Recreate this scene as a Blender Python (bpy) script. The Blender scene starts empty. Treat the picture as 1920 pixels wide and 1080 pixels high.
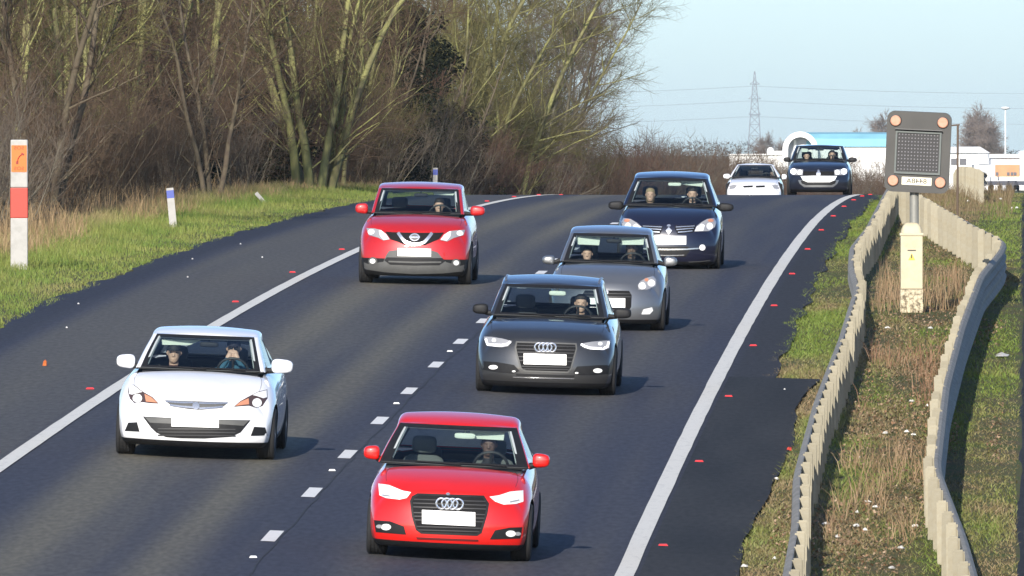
import bpy, bmesh, math, random
import numpy as np
from mathutils import Vector, Matrix
from mathutils.bvhtree import BVHTree

# ------------------------------------------------------------------ camera, sky, sun, exposure
SC = bpy.context.scene
COL = SC.collection
F = 28000.0            # focal length in photograph pixels (1920 wide): a long telephoto from an overbridge
ZC = 7.0               # camera height
HOR = 280.0            # row of the true horizon in the photograph
cam = bpy.data.cameras.new('camera')
cam.sensor_width = 36.0
cam.lens = F / 1920 * 36.0
cam.shift_y = -(540 - HOR) / 1920
cam.clip_start = 1.0
cam.clip_end = 30000
camo = bpy.data.objects.new('camera', cam)
camo.location = (0, 0, ZC)
camo.rotation_euler = (math.radians(90), 0, 0)
COL.objects.link(camo)
SC.camera = camo

SUN_EL = math.radians(22.5)
SUN_AZ = math.radians(180 + 11)      # compass-like, clockwise from +Y: behind the camera, to its left
world = bpy.data.worlds.new('World')
SC.world = world
world.use_nodes = True
nt = world.node_tree
sky = nt.nodes.new('ShaderNodeTexSky')
sky.sky_type = 'NISHITA'
sky.sun_disc = False
sky.sun_elevation = SUN_EL
sky.sun_rotation = SUN_AZ
sky.altitude = 0
sky.air_density = 0.7
sky.dust_density = 0.72
sky.ozone_density = 4.0
bg = nt.nodes['Background']
bg.inputs['Strength'].default_value = 0.15
nt.links.new(sky.outputs[0], bg.inputs['Color'])
sun = bpy.data.lights.new('sun', 'SUN')
sun.energy = 5.0
sun.angle = math.radians(0.53)
sun.color = (1.0, 0.93, 0.82)
suno = bpy.data.objects.new('sun', sun)
sd = Vector((math.sin(SUN_AZ) * math.cos(SUN_EL), math.cos(SUN_AZ) * math.cos(SUN_EL), math.sin(SUN_EL)))
suno.rotation_euler = sd.to_track_quat('Z', 'Y').to_euler()
suno.location = sd * 60
COL.objects.link(suno)
SC.view_settings.view_transform = 'Standard'
SC.view_settings.look = 'None'
SC.view_settings.exposure = 0.42
SC.view_settings.gamma = 1.0
SC.cycles.max_bounces = 8
SC.cycles.transparent_max_bounces = 24
SC.cycles.volume_bounces = 1
SC.cycles.use_denoising = True

# ------------------------------------------------------------------ helpers
rng = np.random.default_rng(7)
random.seed(7)

def lin(r, g, b):
    f = lambda c: ((c / 255 + 0.055) / 1.055) ** 2.4 if c > 10.3 else c / 255 / 12.92
    return (f(r), f(g), f(b), 1.0)

MATS = {}
def mat(name, col, rough=0.6, metal=0.0, coat=0.0, var=0.0, vscale=8.0, bump=0.0, bscale=40.0, spec=0.5,
        objvar=0.0, emit=None, attr=None, col2=None, ramp=(0.35, 0.65), coords='Object', stretch=None):
    if name in MATS:
        return MATS[name]
    m = bpy.data.materials.new(name)
    m.use_nodes = True
    n = m.node_tree.nodes
    l = m.node_tree.links
    p = n['Principled BSDF']
    if len(col) == 3:
        col = (*col, 1.0)
    p.inputs['Base Color'].default_value = col
    p.inputs['Roughness'].default_value = rough
    p.inputs['Metallic'].default_value = metal
    p.inputs['Coat Weight'].default_value = coat
    p.inputs['Coat Roughness'].default_value = 0.04
    p.inputs['Specular IOR Level'].default_value = spec
    src = None
    tc = n.new('ShaderNodeTexCoord')
    vec = tc.outputs[coords]
    if stretch:
        mp = n.new('ShaderNodeMapping')
        mp.inputs['Scale'].default_value = stretch
        l.new(vec, mp.inputs[0])
        vec = mp.outputs[0]
    if attr:
        a = n.new('ShaderNodeAttribute')
        a.attribute_name = attr
        src = a.outputs['Color']
    if col2 is not None:
        if len(col2) == 3:
            col2 = (*col2, 1.0)
        t = n.new('ShaderNodeTexNoise')
        t.inputs['Scale'].default_value = vscale
        t.inputs['Detail'].default_value = 6
        t.inputs['Roughness'].default_value = 0.65
        l.new(vec, t.inputs['Vector'])
        r = n.new('ShaderNodeValToRGB')
        r.color_ramp.elements[0].position = ramp[0]
        r.color_ramp.elements[1].position = ramp[1]
        r.color_ramp.elements[0].color = col
        r.color_ramp.elements[1].color = col2
        l.new(t.outputs['Fac'], r.inputs[0])
        src = r.outputs[0]
    if var or objvar:
        h = n.new('ShaderNodeHueSaturation')
        if src:
            l.new(src, h.inputs['Color'])
        else:
            h.inputs['Color'].default_value = col
        add = None
        if var:
            t = n.new('ShaderNodeTexNoise')
            t.inputs['Scale'].default_value = vscale
            t.inputs['Detail'].default_value = 5
            l.new(vec, t.inputs['Vector'])
            mr = n.new('ShaderNodeMapRange')
            mr.inputs['From Min'].default_value = 0.3
            mr.inputs['From Max'].default_value = 0.7
            mr.inputs['To Min'].default_value = 1 - var
            mr.inputs['To Max'].default_value = 1 + var
            l.new(t.outputs['Fac'], mr.inputs['Value'])
            add = mr.outputs[0]
        if objvar:
            oi = n.new('ShaderNodeObjectInfo')
            mr = n.new('ShaderNodeMapRange')
            mr.inputs['To Min'].default_value = 1 - objvar
            mr.inputs['To Max'].default_value = 1 + objvar
            l.new(oi.outputs['Random'], mr.inputs['Value'])
            if add is not None:
                mm = n.new('ShaderNodeMath')
                mm.operation = 'MULTIPLY'
                l.new(add, mm.inputs[0])
                l.new(mr.outputs[0], mm.inputs[1])
                add = mm.outputs[0]
            else:
                add = mr.outputs[0]
        l.new(add, h.inputs['Value'])
        src = h.outputs[0]
    if src:
        l.new(src, p.inputs['Base Color'])
    if bump:
        t = n.new('ShaderNodeTexNoise')
        t.inputs['Scale'].default_value = bscale
        t.inputs['Detail'].default_value = 4
        l.new(vec, t.inputs['Vector'])
        b = n.new('ShaderNodeBump')
        b.inputs['Strength'].default_value = bump
        b.inputs['Distance'].default_value = 0.02
        l.new(t.outputs['Fac'], b.inputs['Height'])
        l.new(b.outputs[0], p.inputs['Normal'])
    if emit:
        p.inputs['Emission Color'].default_value = (*emit[:3], 1)
        p.inputs['Emission Strength'].default_value = emit[3]
    MATS[name] = m
    return m

def link(o, parent=None):
    COL.objects.link(o)
    if parent is not None:
        o.parent = parent
    return o

def meshdata(name, verts, faces, mats=(), smooth=False, fmat=None, uv=None, col=None):
    me = bpy.data.meshes.new(name)
    verts = np.asarray(verts, dtype=np.float32).reshape(-1, 3)
    if isinstance(faces, np.ndarray):
        nf, k = faces.shape
        me.vertices.add(len(verts))
        me.vertices.foreach_set('co', verts.ravel())
        me.loops.add(nf * k)
        me.loops.foreach_set('vertex_index', faces.astype(np.int32).ravel())
        me.polygons.add(nf)
        me.polygons.foreach_set('loop_start', np.arange(0, nf * k, k, dtype=np.int32))
        me.update(calc_edges=True)
    else:
        me.from_pydata([tuple(v) for v in verts.tolist()], [], [tuple(f) for f in faces])
    for m in mats:
        me.materials.append(m)
    if fmat is not None:
        me.polygons.foreach_set('material_index', np.asarray(fmat, dtype=np.int32))
    if smooth:
        me.polygons.foreach_set('use_smooth', np.ones(len(me.polygons), dtype=bool))
    if uv is not None:
        lay = me.uv_layers.new(name='UVMap')
        vi = np.zeros(len(me.loops), dtype=np.int32)
        me.loops.foreach_get('vertex_index', vi)
        lay.data.foreach_set('uv', np.asarray(uv, dtype=np.float32)[vi].ravel())
    if col is not None:
        ca = me.color_attributes.new('Col', 'FLOAT_COLOR', 'POINT')
        c4 = np.ones((len(verts), 4), dtype=np.float32)
        c4[:, :3] = col
        ca.data.foreach_set('color', c4.ravel())
    me.update()
    return me

def obj(name, me, parent=None, loc=None):
    o = bpy.data.objects.new(name, me)
    link(o, parent)
    if loc is not None:
        o.location = loc
    return o

def mk(name, verts, faces, m, parent=None, smooth=False, **kw):
    ms = m if isinstance(m, (list, tuple)) else [m]
    return obj(name, meshdata(name, verts, faces, ms, smooth, **kw), parent)

def tag(o, label=None, cat=None, group=None, kind=None):
    if label:
        o['label'] = label
    if cat:
        o['category'] = cat
    if group:
        o['group'] = group
    if kind:
        o['kind'] = kind
    return o

def empty(name, loc=(0, 0, 0)):
    o = bpy.data.objects.new(name, None)
    o.location = loc
    o.empty_display_size = 0.3
    return link(o)

class MB:
    """collects boxes, tubes, lathes; builds one mesh"""
    def __init__(self):
        self.v = []
        self.f = []
    def add(self, vs, fs):
        n = len(self.v)
        self.v += [tuple(map(float, p)) for p in vs]
        self.f += [tuple(i + n for i in f) for f in fs]
        return self
    def box(self, c, s, rot=None, taper=1.0):
        x, y, z = (k / 2 for k in s)
        vs = [Vector((sx * x * (taper if sz > 0 else 1), sy * y * (taper if sz > 0 else 1), sz * z)) for sz in (-1, 1) for sy in (-1, 1) for sx in (-1, 1)]
        if rot is not None:
            vs = [rot @ v for v in vs]
        vs = [v + Vector(c) for v in vs]
        return self.add(vs, [(0, 2, 3, 1), (4, 5, 7, 6), (0, 1, 5, 4), (2, 6, 7, 3), (0, 4, 6, 2), (1, 3, 7, 5)])
    def tube(self, pts, rs, n=8, cap=True):
        pts = [Vector(p) for p in pts]
        if not hasattr(rs, '__len__'):
            rs = [rs] * len(pts)
        base = []
        up = None
        for i, p in enumerate(pts):
            a = pts[max(0, i - 1)]
            b = pts[min(len(pts) - 1, i + 1)]
            d = (b - a).normalized()
            if up is None:
                up = Vector((0, 0, 1)) if abs(d.z) < 0.9 else Vector((1, 0, 0))
            s = d.cross(up).normalized()
            up = s.cross(d).normalized()
            for k in range(n):
                t = 2 * math.pi * k / n
                base.append(p + (s * math.cos(t) + up * math.sin(t)) * rs[i])
        fs = []
        for i in range(len(pts) - 1):
            for k in range(n):
                fs.append((i * n + k, i * n + (k + 1) % n, (i + 1) * n + (k + 1) % n, (i + 1) * n + k))
        if cap:
            fs.append(tuple(range(n))[::-1])
            fs.append(tuple((len(pts) - 1) * n + k for k in range(n)))
        return self.add(base, fs)
    def lathe(self, prof, axis='z', n=24, c=(0, 0, 0), closed=False):
        vs = []
        for r, h in prof:
            for k in range(n):
                t = 2 * math.pi * k / n
                a, b = r * math.cos(t), r * math.sin(t)
                p = {'z': (a, b, h), 'x': (h, a, b), 'y': (a, h, b)}[axis]
                vs.append((p[0] + c[0], p[1] + c[1], p[2] + c[2]))
        fs = []
        m = len(prof)
        for i in range(m if closed else m - 1):
            j = (i + 1) % m
            for k in range(n):
                fs.append((i * n + k, i * n + (k + 1) % n, j * n + (k + 1) % n, j * n + k))
        if not closed:
            fs.append(tuple(range(n))[::-1])
            fs.append(tuple((m - 1) * n + k for k in range(n)))
        return self.add(vs, fs)
    def build(self, name, m, parent=None, smooth=False, bevel=0.0):
        me = meshdata(name, self.v, self.f, m if isinstance(m, (list, tuple)) else [m], smooth)
        bm = bmesh.new()
        bm.from_mesh(me)
        bmesh.ops.recalc_face_normals(bm, faces=bm.faces)
        if bevel:
            bmesh.ops.bevel(bm, geom=[e for e in bm.edges if e.calc_face_angle(0) > 0.6], offset=bevel, segments=2, affect='EDGES', profile=0.6)
        bm.to_mesh(me)
        bm.free()
        if smooth:
            me.polygons.foreach_set('use_smooth', np.ones(len(me.polygons), dtype=bool))
            me.set_sharp_from_angle(angle=math.radians(40))
        return obj(name, me, parent)

def vnoise(x, y, s, seed=0):
    """smooth 2d value noise 0..1 for numpy arrays"""
    x = np.asarray(x, float) / s
    y = np.asarray(y, float) / s
    xi = np.floor(x).astype(np.int64)
    yi = np.floor(y).astype(np.int64)
    fx = x - xi
    fy = y - yi
    fx = fx * fx * (3 - 2 * fx)
    fy = fy * fy * (3 - 2 * fy)
    def h(a, b):
        k = (a * 374761393 + b * 668265263 + seed * 974711) & 0x7fffffff
        k = ((k ^ (k >> 13)) * 1274126177) & 0x7fffffff
        return ((k ^ (k >> 16)) & 0xffff) / 65535.0
    return (h(xi, yi) * (1 - fx) + h(xi + 1, yi) * fx) * (1 - fy) + (h(xi, yi + 1) * (1 - fx) + h(xi + 1, yi + 1) * fx) * fy

# ------------------------------------------------------------------ road alignment
_Y = np.arange(-60.0, 2600.0, 1.0)
_s = np.interp(_Y, [-60, 70, 150, 470, 560, 640, 2600], [0, 0, 0.0305 + 0.0001506 * 12.6, 0.0305 - 0.0001506 * 307.4, 0.0305 - 0.0001506 * 307.4, 0, 0])
_z = np.cumsum(_s)
_z = _z - np.interp(162.6, _Y, _z) + ZC - 4.215
def zc(Y):
    return np.interp(Y, _Y, _z)
def slope(Y):
    return np.interp(Y, _Y, _s)
def xc(Y):
    Y = np.asarray(Y, float)
    return -2.61 + 0.0345 * (Y - 162.6) + np.where(Y > 400, 0.00005 * (Y - 400) ** 2, 0)
def bank(Y):
    return np.interp(Y, [60, 160, 195, 240, 256, 300, 3000], [0.045, 0.045, 0.033, 0.02, 0.014, 0.0, 0.0])
def gz(Y, u):
    """road surface height, carried on as the ground level"""
    uu = np.clip(u, -7.0, 8.0)
    return zc(Y) - bank(Y) * uu
def verge(Y, u):
    """ground height off the road"""
    u = np.asarray(u, float)
    z = gz(Y, u) - 0.03
    left = np.clip(-6.9 - u, 0, 12)
    z = z + 0.05 * np.clip(left, 0, 4) + 0.02 * np.clip(left - 4, 0, 8)
    right = np.clip(u - 4.8, 0, 3)
    return z + 0.015 * right
def P(Y, u, h=0.0):
    return Vector((float(xc(Y)) + u, Y, float(gz(Y, u)) + h))
def PV(Y, u, h=0.0):
    return Vector((float(xc(Y)) + u, Y, float(verge(Y, u)) + h))
def px(p):
    return 960 + F * p[0] / p[1], HOR - F * (p[2] - ZC) / p[1]
def find(pxx, pyy, ground=gz, y0=150, y1=383):
    """road station (Y,u) seen at a photograph pixel"""
    best = None
    for Y in np.arange(y0, y1, 0.25):
        x = (pxx - 960) / F * Y
        u = x - float(xc(Y))
        r = HOR - F * (float(ground(Y, u)) - ZC) / Y
        e = abs(r - pyy)
        if best is None or e < best[0]:
            best = (e, Y, u)
    return best[1], best[2]
# ------------------------------------------------------------------ ground, road, markings
def strip(name, us, Ys, zfun, m, zoff=0.0, colfun=None, uvs=True, edge=None):
    Yg, Ug = np.meshgrid(np.asarray(Ys, float), np.asarray(us, float), indexing='ij')
    U = Ug.copy()
    if edge is not None:
        U = edge(Yg, U)
    X = xc(np.minimum(Yg, 1000)) + U
    Z = zfun(Yg, U) + zoff
    v = np.stack([X, Yg, Z], -1).reshape(-1, 3)
    a, b = Yg.shape
    idx = np.arange(a * b).reshape(a, b)
    f = np.stack([idx[:-1, :-1], idx[:-1, 1:], idx[1:, 1:], idx[1:, :-1]], -1).reshape(-1, 4)
    col = colfun(Yg.ravel(), U.ravel()) if colfun else None
    return mk(name, v, f, m, smooth=True, uv=np.stack([U.ravel(), Yg.ravel()], -1), col=col)

def stations(a, b, d):
    return np.arange(a, b + 1e-6, d)

# ground sheet: out to the horizon
def ground_z(Y, u):
    z = verge(np.minimum(Y, 2500), u)
    far = np.interp(Y, [640, 1500, 14000], [0, 1.4, 1.4])
    inside = ((u > -6.7) & (u < 4.5)) | (u > 8.2) & (u < 16)
    return z - far - np.where(inside, 0.08, 0.0) + (vnoise(u * 3, Y, 3.0, 5) - 0.5) * 0.05 * (np.abs(u) < 60) * ~inside
Yg = np.concatenate([stations(-55, 128, 12), stations(130, 430, 1.5), stations(434, 700, 6), np.array([720, 760, 820, 900, 1000, 1200, 1500, 2000, 3000, 5000, 8000, 12000])])
Ug = np.concatenate([[-2500, -1200, -600, -300, -150, -80, -45, -30, -24, -19], stations(-16, -6.8, 0.4), [-6.6, -4, 0, 4.3], stations(4.5, 8.3, 0.2), [8.5, 12, 16.2, 20, 30, 50, 90, 180, 400, 900, 2500]])
soil = mat('soil_and_turf', (0.10, 0.085, 0.045), 0.95, col2=(0.075, 0.095, 0.03), vscale=0.9, ramp=(0.42, 0.6), bump=0.6, bscale=9, spec=0.1, var=0.0)
g = strip('ground', Ug, Yg, ground_z, soil)
tag(g, kind='structure')

# asphalt: polished wheel tracks and stained bands run along the lanes
def lane_col(Y, u):
    n1 = vnoise(u * 2.2, Y * 0.06, 1.0, 1)
    n2 = vnoise(u * 7, Y * 0.10, 1.0, 2)
    n3 = vnoise(u * 0.8, Y * 0.03, 1.0, 3)
    dark = np.array([0.047, 0.049, 0.066])  # blue cast put into the asphalt colour for the sky's reflection
    brown = np.array([0.128, 0.118, 0.092])
    w = np.zeros_like(u)
    for c, s, a in ((-2.40, 0.46, 0.95), (-0.90, 0.34, 0.85), (-1.65, 0.25, 0.30), (1.15, 0.34, 0.30), (2.6, 0.36, 0.34), (3.4, 0.3, 0.15)):
        w += a * np.exp(-((u - c) / s) ** 2)
    w = w * (0.6 + 0.75 * n3) + 0.26 * (n1 - 0.45) + 0.16 * (n2 - 0.5)
    sh = np.clip((-3.75 - u) / 0.25, 0, 1) * np.clip((u + 6.15) / 0.35, 0, 1)
    w = np.maximum(w, sh * (0.34 + 0.25 * n3 + 0.2 * (n1 - 0.5)))
    edge = np.clip((-6.05 - u) / 0.3, 0, 1)
    w = np.clip(w, 0, 1)[:, None]
    c = dark * (1 - w) + brown * w
    right = np.clip((u - 4.02) / 0.1, 0, 1)[:, None]
    c = c * (1 - right) + np.array([0.036, 0.035, 0.038]) * right
    return c * (1 - 0.25 * edge[:, None])
asph = mat('asphalt', (0.05, 0.05, 0.06), 0.78, attr='Col', var=0.22, vscale=4.5, bump=0.35, bscale=55, spec=0.12, coords='UV', stretch=(3.0, 0.5, 1))
def redge(Y, U):
    nl = (vnoise(Y, Y * 0, 2.6, 11) - 0.5) * 0.30 + (vnoise(Y, Y * 0, 0.9, 12) - 0.5) * 0.14
    nr = (vnoise(Y, Y * 0, 3.1, 13) - 0.5) * 0.16
    return np.where(U < -6.7, U + nl, np.where(U > 4.5, U + nr, U))
us = np.concatenate([[-6.85], stations(-6.5, 4.4, 0.12), [4.72]])
road = strip('road', us, np.concatenate([stations(-50, 128, 8), stations(130, 430, 0.75), stations(434, 1100, 6)]), gz, asph, 0.0, lane_col, edge=redge)
tag(road, kind='structure')
def pcol(Y, u):
    n = vnoise(u * 2, Y * 0.2, 1.0, 31)
    return np.array([0.033, 0.032, 0.031]) * (0.75 + 0.5 * n[:, None])
def pedge(Y, U):
    n = (vnoise(Y, Y * 0, 11.0, 21) - 0.5) * 0.22 + (vnoise(Y, Y * 0, 2.4, 22) - 0.5) * 0.06 + (Y - 175) * 0.003
    return np.where(U > 5.0, U + n, U)
pad = strip('paved_strip', [4.1, 4.5, 4.9, 5.22], stations(130, 206.5, 0.75), gz, asph, 0.006, pcol, edge=pedge)
tag(pad, kind='structure')
opp = strip('opposite_road', stations(8.02, 15.8, 0.6), np.concatenate([stations(-50, 128, 8), stations(130, 640, 3)]), gz, asph, 0.0, pcol)
tag(opp, kind='structure')

paint = mat('road_paint', (0.66, 0.64, 0.58), 0.75, col2=(0.42, 0.41, 0.38), vscale=1.6, ramp=(0.52, 0.9), spec=0.2, coords='UV', stretch=(6, 1.2, 1))
Yl = np.concatenate([stations(60, 128, 8), stations(130, 430, 0.75), stations(434, 900, 6)])
for nm, uc, wd, seed in (('edge_line', -3.78, 0.19, 41), ('edge_line', 3.95, 0.20, 42), ('edge_line', 8.28, 0.18, 43)):
    o = strip(nm, [uc - wd / 2, uc, uc + wd / 2], Yl if uc < 8 else stations(130, 640, 3), gz, paint, 0.011 if uc < 8 else 0.006,
              edge=lambda Y, U, seed=seed, uc=uc: U + (vnoise(Y, U * 50, 1.7, seed) - 0.5) * 0.009)
    tag(o, kind='structure')
dashpaint = mat('dash_paint', (0.72, 0.71, 0.68), 0.75, col2=(0.5, 0.5, 0.47), vscale=2.5, ramp=(0.55, 0.85), spec=0.2, coords='UV', stretch=(6, 1.2, 1))
for i in range(-8, 60):
    Y0 = 162.6 + 9 * i - 1.0
    if Y0 < 70 or Y0 > 640:
        continue
    o = strip('lane_dash', [-0.078, 0.078], [Y0, Y0 + 1, Y0 + 2.05], gz, dashpaint, 0.006)
    tag(o, kind='structure')

joint = strip('road_joint', [0.118, 0.136], stations(140, 236, 0.75), gz, mat('joint_tar', (0.012, 0.012, 0.014), 0.8), 0.004, edge=lambda Y, U: U + (vnoise(Y, Y * 0, 1.3, 77) - 0.5) * 0.05 - 0.02)
tag(joint, kind='structure')
# road studs: one small object each
red = mat('stud_red', (0.55, 0.035, 0.04), 0.4)
studw = mat('stud_white', (0.75, 0.75, 0.72), 0.35)
def stud_mesh(name, m, w, d, h):
    b = MB().box((0, 0, h / 2), (w, d, h), taper=0.7)
    me = meshdata(name, b.v, b.f, [m])
    return me
srm = stud_mesh('road_stud', red, 0.115, 0.10, 0.022)
swm = stud_mesh('road_stud', studw, 0.085, 0.12, 0.020)
for i in range(0, 15):
    Y = 164.0 + 18 * i
    if Y < 395:
        o = obj('road_stud', srm, loc=P(Y, 4.22, 0.002))
        tag(o, 'small red road stud beside the solid line along the central reserve', 'road stud', 'red studs by the right edge line')
    Y = 196 + 18 * (i - 1)
    if Y < 395:
        o = obj('road_stud', srm, loc=P(Y, -4.08, 0.002))
        tag(o, 'small red road stud beside the solid line along the hard shoulder', 'road stud', 'red studs by the hard shoulder line')
    Y = 158.6 + 18 * i
    if Y < 395:
        o = obj('road_stud', swm, loc=P(Y, 0.0, 0.002))
        tag(o, 'small white road stud between two lane dashes', 'road stud', 'white studs in the lane line')

# ------------------------------------------------------------------ grass, stalks, dead leaves
def blades(name, Y, u, h, w, lean, c, m, zf=verge, zoff=-0.02):
    n = len(Y)
    x = xc(Y) + u
    z = zf(Y, u) + zoff
    th = rng.uniform(0, 2 * np.pi, n)
    dx, dy = np.cos(th) * w / 2, np.sin(th) * w / 2
    ph = rng.uniform(0, 2 * np.pi, n)
    lx, ly = np.cos(ph) * lean * h, np.sin(ph) * lean * h
    p = np.stack([x, Y, z], -1)
    a = p + np.stack([dx, dy, 0 * x], -1)
    b = p - np.stack([dx, dy, 0 * x], -1)
    mid = p + np.stack([lx * 0.35, ly * 0.35, h * 0.6], -1)
    c1 = mid + np.stack([dx, dy, 0 * x], -1) * 0.75
    c2 = mid - np.stack([dx, dy, 0 * x], -1) * 0.75
    t = p + np.stack([lx, ly, h], -1)
    v = np.stack([a, b, c2, c1, t], 1).reshape(-1, 3)
    i = np.arange(n)[:, None] * 5
    f = np.concatenate([i + np.array([[0, 1, 2]]), i + np.array([[0, 2, 3]]), i + np.array([[3, 2, 4]])])
    col = np.repeat(c, 5, axis=0)
    o = mk(name, v, f, m, col=col)
    return o
def sampleY(n, a, b):
    r = rng.random(n)
    return 1 / (1 / a + r * (1 / b - 1 / a))
grassm = mat('grass_blades', (0.1, 0.12, 0.04), 0.65, attr='Col', spec=0.25)
G1, G2, G3 = np.array([0.10, 0.165, 0.026]), np.array([0.18, 0.205, 0.048]), np.array([0.27, 0.21, 0.10])
B1, B2 = np.array([0.17, 0.115, 0.06]), np.array([0.26, 0.20, 0.115])
def mixc(a, b, t):
    t = np.clip(t, 0, 1)[:, None]
    return a * (1 - t) + b * t
# left verge
n = 110000
Y = sampleY(n, 196, 430)
u = -6.75 - rng.random(n) ** 1.0 * 3.4 + (vnoise(Y, Y * 0, 2.2, 51) - 0.5) * 0.35
nn = vnoise(u * 2, Y * 0.45, 1.0, 52)
c = mixc(G1, G2, nn * 1.3 - 0.1 + rng.normal(0, 0.25, n))
dry = np.clip((-u - 8.9) / 1.0, 0, 1) * 0.8 + np.clip(vnoise(u * 1.4, Y * 0.16, 1.0, 53) * 2.4 - 1.45, 0, 1) * 0.6
c = mixc(c, G3, dry + rng.normal(0, 0.12, n)) * rng.uniform(0.8, 1.2, n)[:, None]
h = rng.uniform(0.04, 0.11, n) * (1 + 0.9 * np.clip(-u - 7.4, 0, 2.2)) * np.clip((-u - 6.55) * 4, 0.35, 1)
o = blades('verge_grass', Y, u, h, rng.uniform(0.006, 0.014, n), rng.uniform(0.1, 0.8, n), c, grassm)
tag(o, 'short green grass along the hard shoulder', 'grass', kind='stuff')
# tall straw-coloured grass under the wood
n = 22000
Y = sampleY(n, 225, 420)
u = -8.9 - rng.random(n) ** 1.2 * 3.4
keep = vnoise(u, Y * 0.22, 1.0, 55) + np.clip((262 - Y) / 60, -0.12, 0.5) > 0.42
Y, u = Y[keep], u[keep]
n = len(Y)
c = mixc(np.array([0.30, 0.215, 0.115]), np.array([0.20, 0.125, 0.065]), rng.random(n) * 1.1 - 0.15)
h = rng.uniform(0.3, 0.95, n) * np.interp(-u, [8.9, 9.6, 12], [0.45, 0.9, 1.0]) * np.interp(Y, [225, 270, 330], [1.0, 0.9, 0.6])
o = blades('dry_grass', Y, u, h, rng.uniform(0.007, 0.016, n), rng.uniform(0.05, 0.6, n), c, grassm)
tag(o, 'tall straw coloured dead grass at the foot of the wood', 'grass', kind='stuff')
# central reserve
n = 210000
Y = sampleY(n, 148, 400)
u = np.where(rng.random(n) < 0.85, rng.uniform(4.35, 8.1, n), rng.uniform(4.35, 5.6, n))
padedge = 5.16 + (vnoise(Y, Y * 0, 11.0, 21) - 0.5) * 0.22 + (Y - 175) * 0.003
keep = ~((Y < 207) & (u < padedge + 0.05)) & ~((Y >= 207) & (u < 4.62 + (vnoise(Y, Y * 0, 1.5, 57) - 0.5) * 0.25))
Y, u = Y[keep], u[keep]
n = len(Y)
nz = vnoise(u * 1.8, Y * 0.16, 1.0, 58)
n2 = vnoise(u * 4.5, Y * 0.5, 1.0, 59)
green = np.where(u < 5.65, np.interp(Y, [150, 200, 209, 216, 222, 232, 260, 300], [0.30, 0.22, 0.15, 0.75, 0.95, 0.5, 0.75, 0.95]), np.where(u < 7.25, np.interp(Y, [150, 225, 255, 300, 400], [0.26, 0.30, 0.22, 0.12, 0.2]), np.interp(Y, [150, 180, 212, 222, 240, 300, 400], [0.42, 0.42, 0.55, 0.8, 0.6, 0.72, 0.6])))
t = np.clip(green * 1.35 + (nz - 0.5) * 1.5 + (n2 - 0.5) * 0.6 + rng.normal(0, 0.16, n), 0, 1)
c = mixc(mixc(B1, B2, rng.random(n)), mixc(G1, G2, rng.random(n) * 0.9), t) * rng.uniform(0.75, 1.2, n)[:, None]
h = rng.uniform(0.02, 0.075, n) * (0.7 + 0.7 * nz)
o = blades('reserve_grass', Y, u, h, rng.uniform(0.007, 0.018, n), rng.uniform(0.2, 1.6, n), c, grassm)
tag(o, 'patchy green and brown grass of the central reserve', 'grass', kind='stuff')
# dead leaves and clods: small tilted leaf faces
n = 16000
Y = sampleY(n, 150, 300)
u = rng.uniform(5.25, 7.9, n)
dens = vnoise(u * 1.6, Y * 0.14, 1.0, 61)
keep = (dens + np.where((u > 5.9) & (u < 7.1), 0.12, -0.16) > 0.47) & ~((Y < 207) & (u < 5.35))
Y, u = Y[keep], u[keep]
n = len(Y)
s = rng.uniform(0.010, 0.026, n)
x = xc(Y) + u
z = verge(Y, u) + rng.uniform(0.01, 0.05, n)
th = rng.uniform(0, 6.28, n)
tl = rng.uniform(-0.9, 0.9, n)
e1 = np.stack([np.cos(th), np.sin(th), np.sin(tl)], -1) * s[:, None]
e2 = np.stack([-np.sin(th), np.cos(th), rng.uniform(-0.8, 0.8, n)], -1) * s[:, None] * 0.7
p = np.stack([x, Y, z], -1)
v = np.stack([p - e1, p - e2, p + e1, p + e2 + np.array([0, 0, 0.01])], 1).reshape(-1, 3)
f = (np.arange(n)[:, None] * 4 + np.array([[0, 1, 2, 3]]))
c = mixc(np.array([0.24, 0.13, 0.07]), np.array([0.34, 0.25, 0.17]), rng.random(n)) * rng.uniform(0.5, 1.2, n)[:, None]
o = mk('dead_leaves', v, f, mat('leaf_litter', (0.2, 0.1, 0.05), 0.8, attr='Col', spec=0.2), col=np.repeat(c, 4, axis=0))
tag(o, 'brown dead leaves strewn between the two safety fences', 'leaves', kind='stuff')
# dead brown stalks in the reserve
def stalks(name, n, Yr, ur, hr, label, cc, leanmax=0.5, clump=None):
    Y = rng.uniform(*Yr, n)
    u = rng.uniform(*ur, n)
    if clump:
        keep = vnoise(u * 2.2, Y * 0.22, 1.0, clump) > 0.5
        Y, u = Y[keep], u[keep]
    n = len(Y)
    c = mixc(np.array(cc[0]), np.array(cc[1]), rng.random(n))
    o = blades(name, Y, u, rng.uniform(*hr, n), rng.uniform(0.006, 0.013, n), rng.uniform(0.05, leanmax, n), c, grassm)
    tag(o, label, 'dead weeds', kind='stuff')
ST = ((0.20, 0.125, 0.07), (0.30, 0.22, 0.13))
stalks('dead_weeds', 800, (232.8, 252), (5.75, 7.25), (0.12, 0.55), 'thin brown dead weeds round the cream signal cabinet', ST, 0.45)
stalks('dead_weeds', 900, (166, 186), (5.95, 7.0), (0.12, 0.42), 'low brown dead weeds among litter between the safety fences', ST, 1.0, 71)
stalks('dead_weeds', 700, (196, 216), (5.95, 7.0), (0.10, 0.45), 'rusty brown dead weeds in front of the signal cabinet', ((0.20, 0.11, 0.07), (0.27, 0.17, 0.1)), 0.9, 72)
stalks('dead_weeds', 2600, (300, 385), (5.6, 7.9), (0.08, 0.42), 'brown dead weeds on the crest behind the message signal', ((0.12, 0.085, 0.045), (0.20, 0.15, 0.085)), 0.8)

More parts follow.
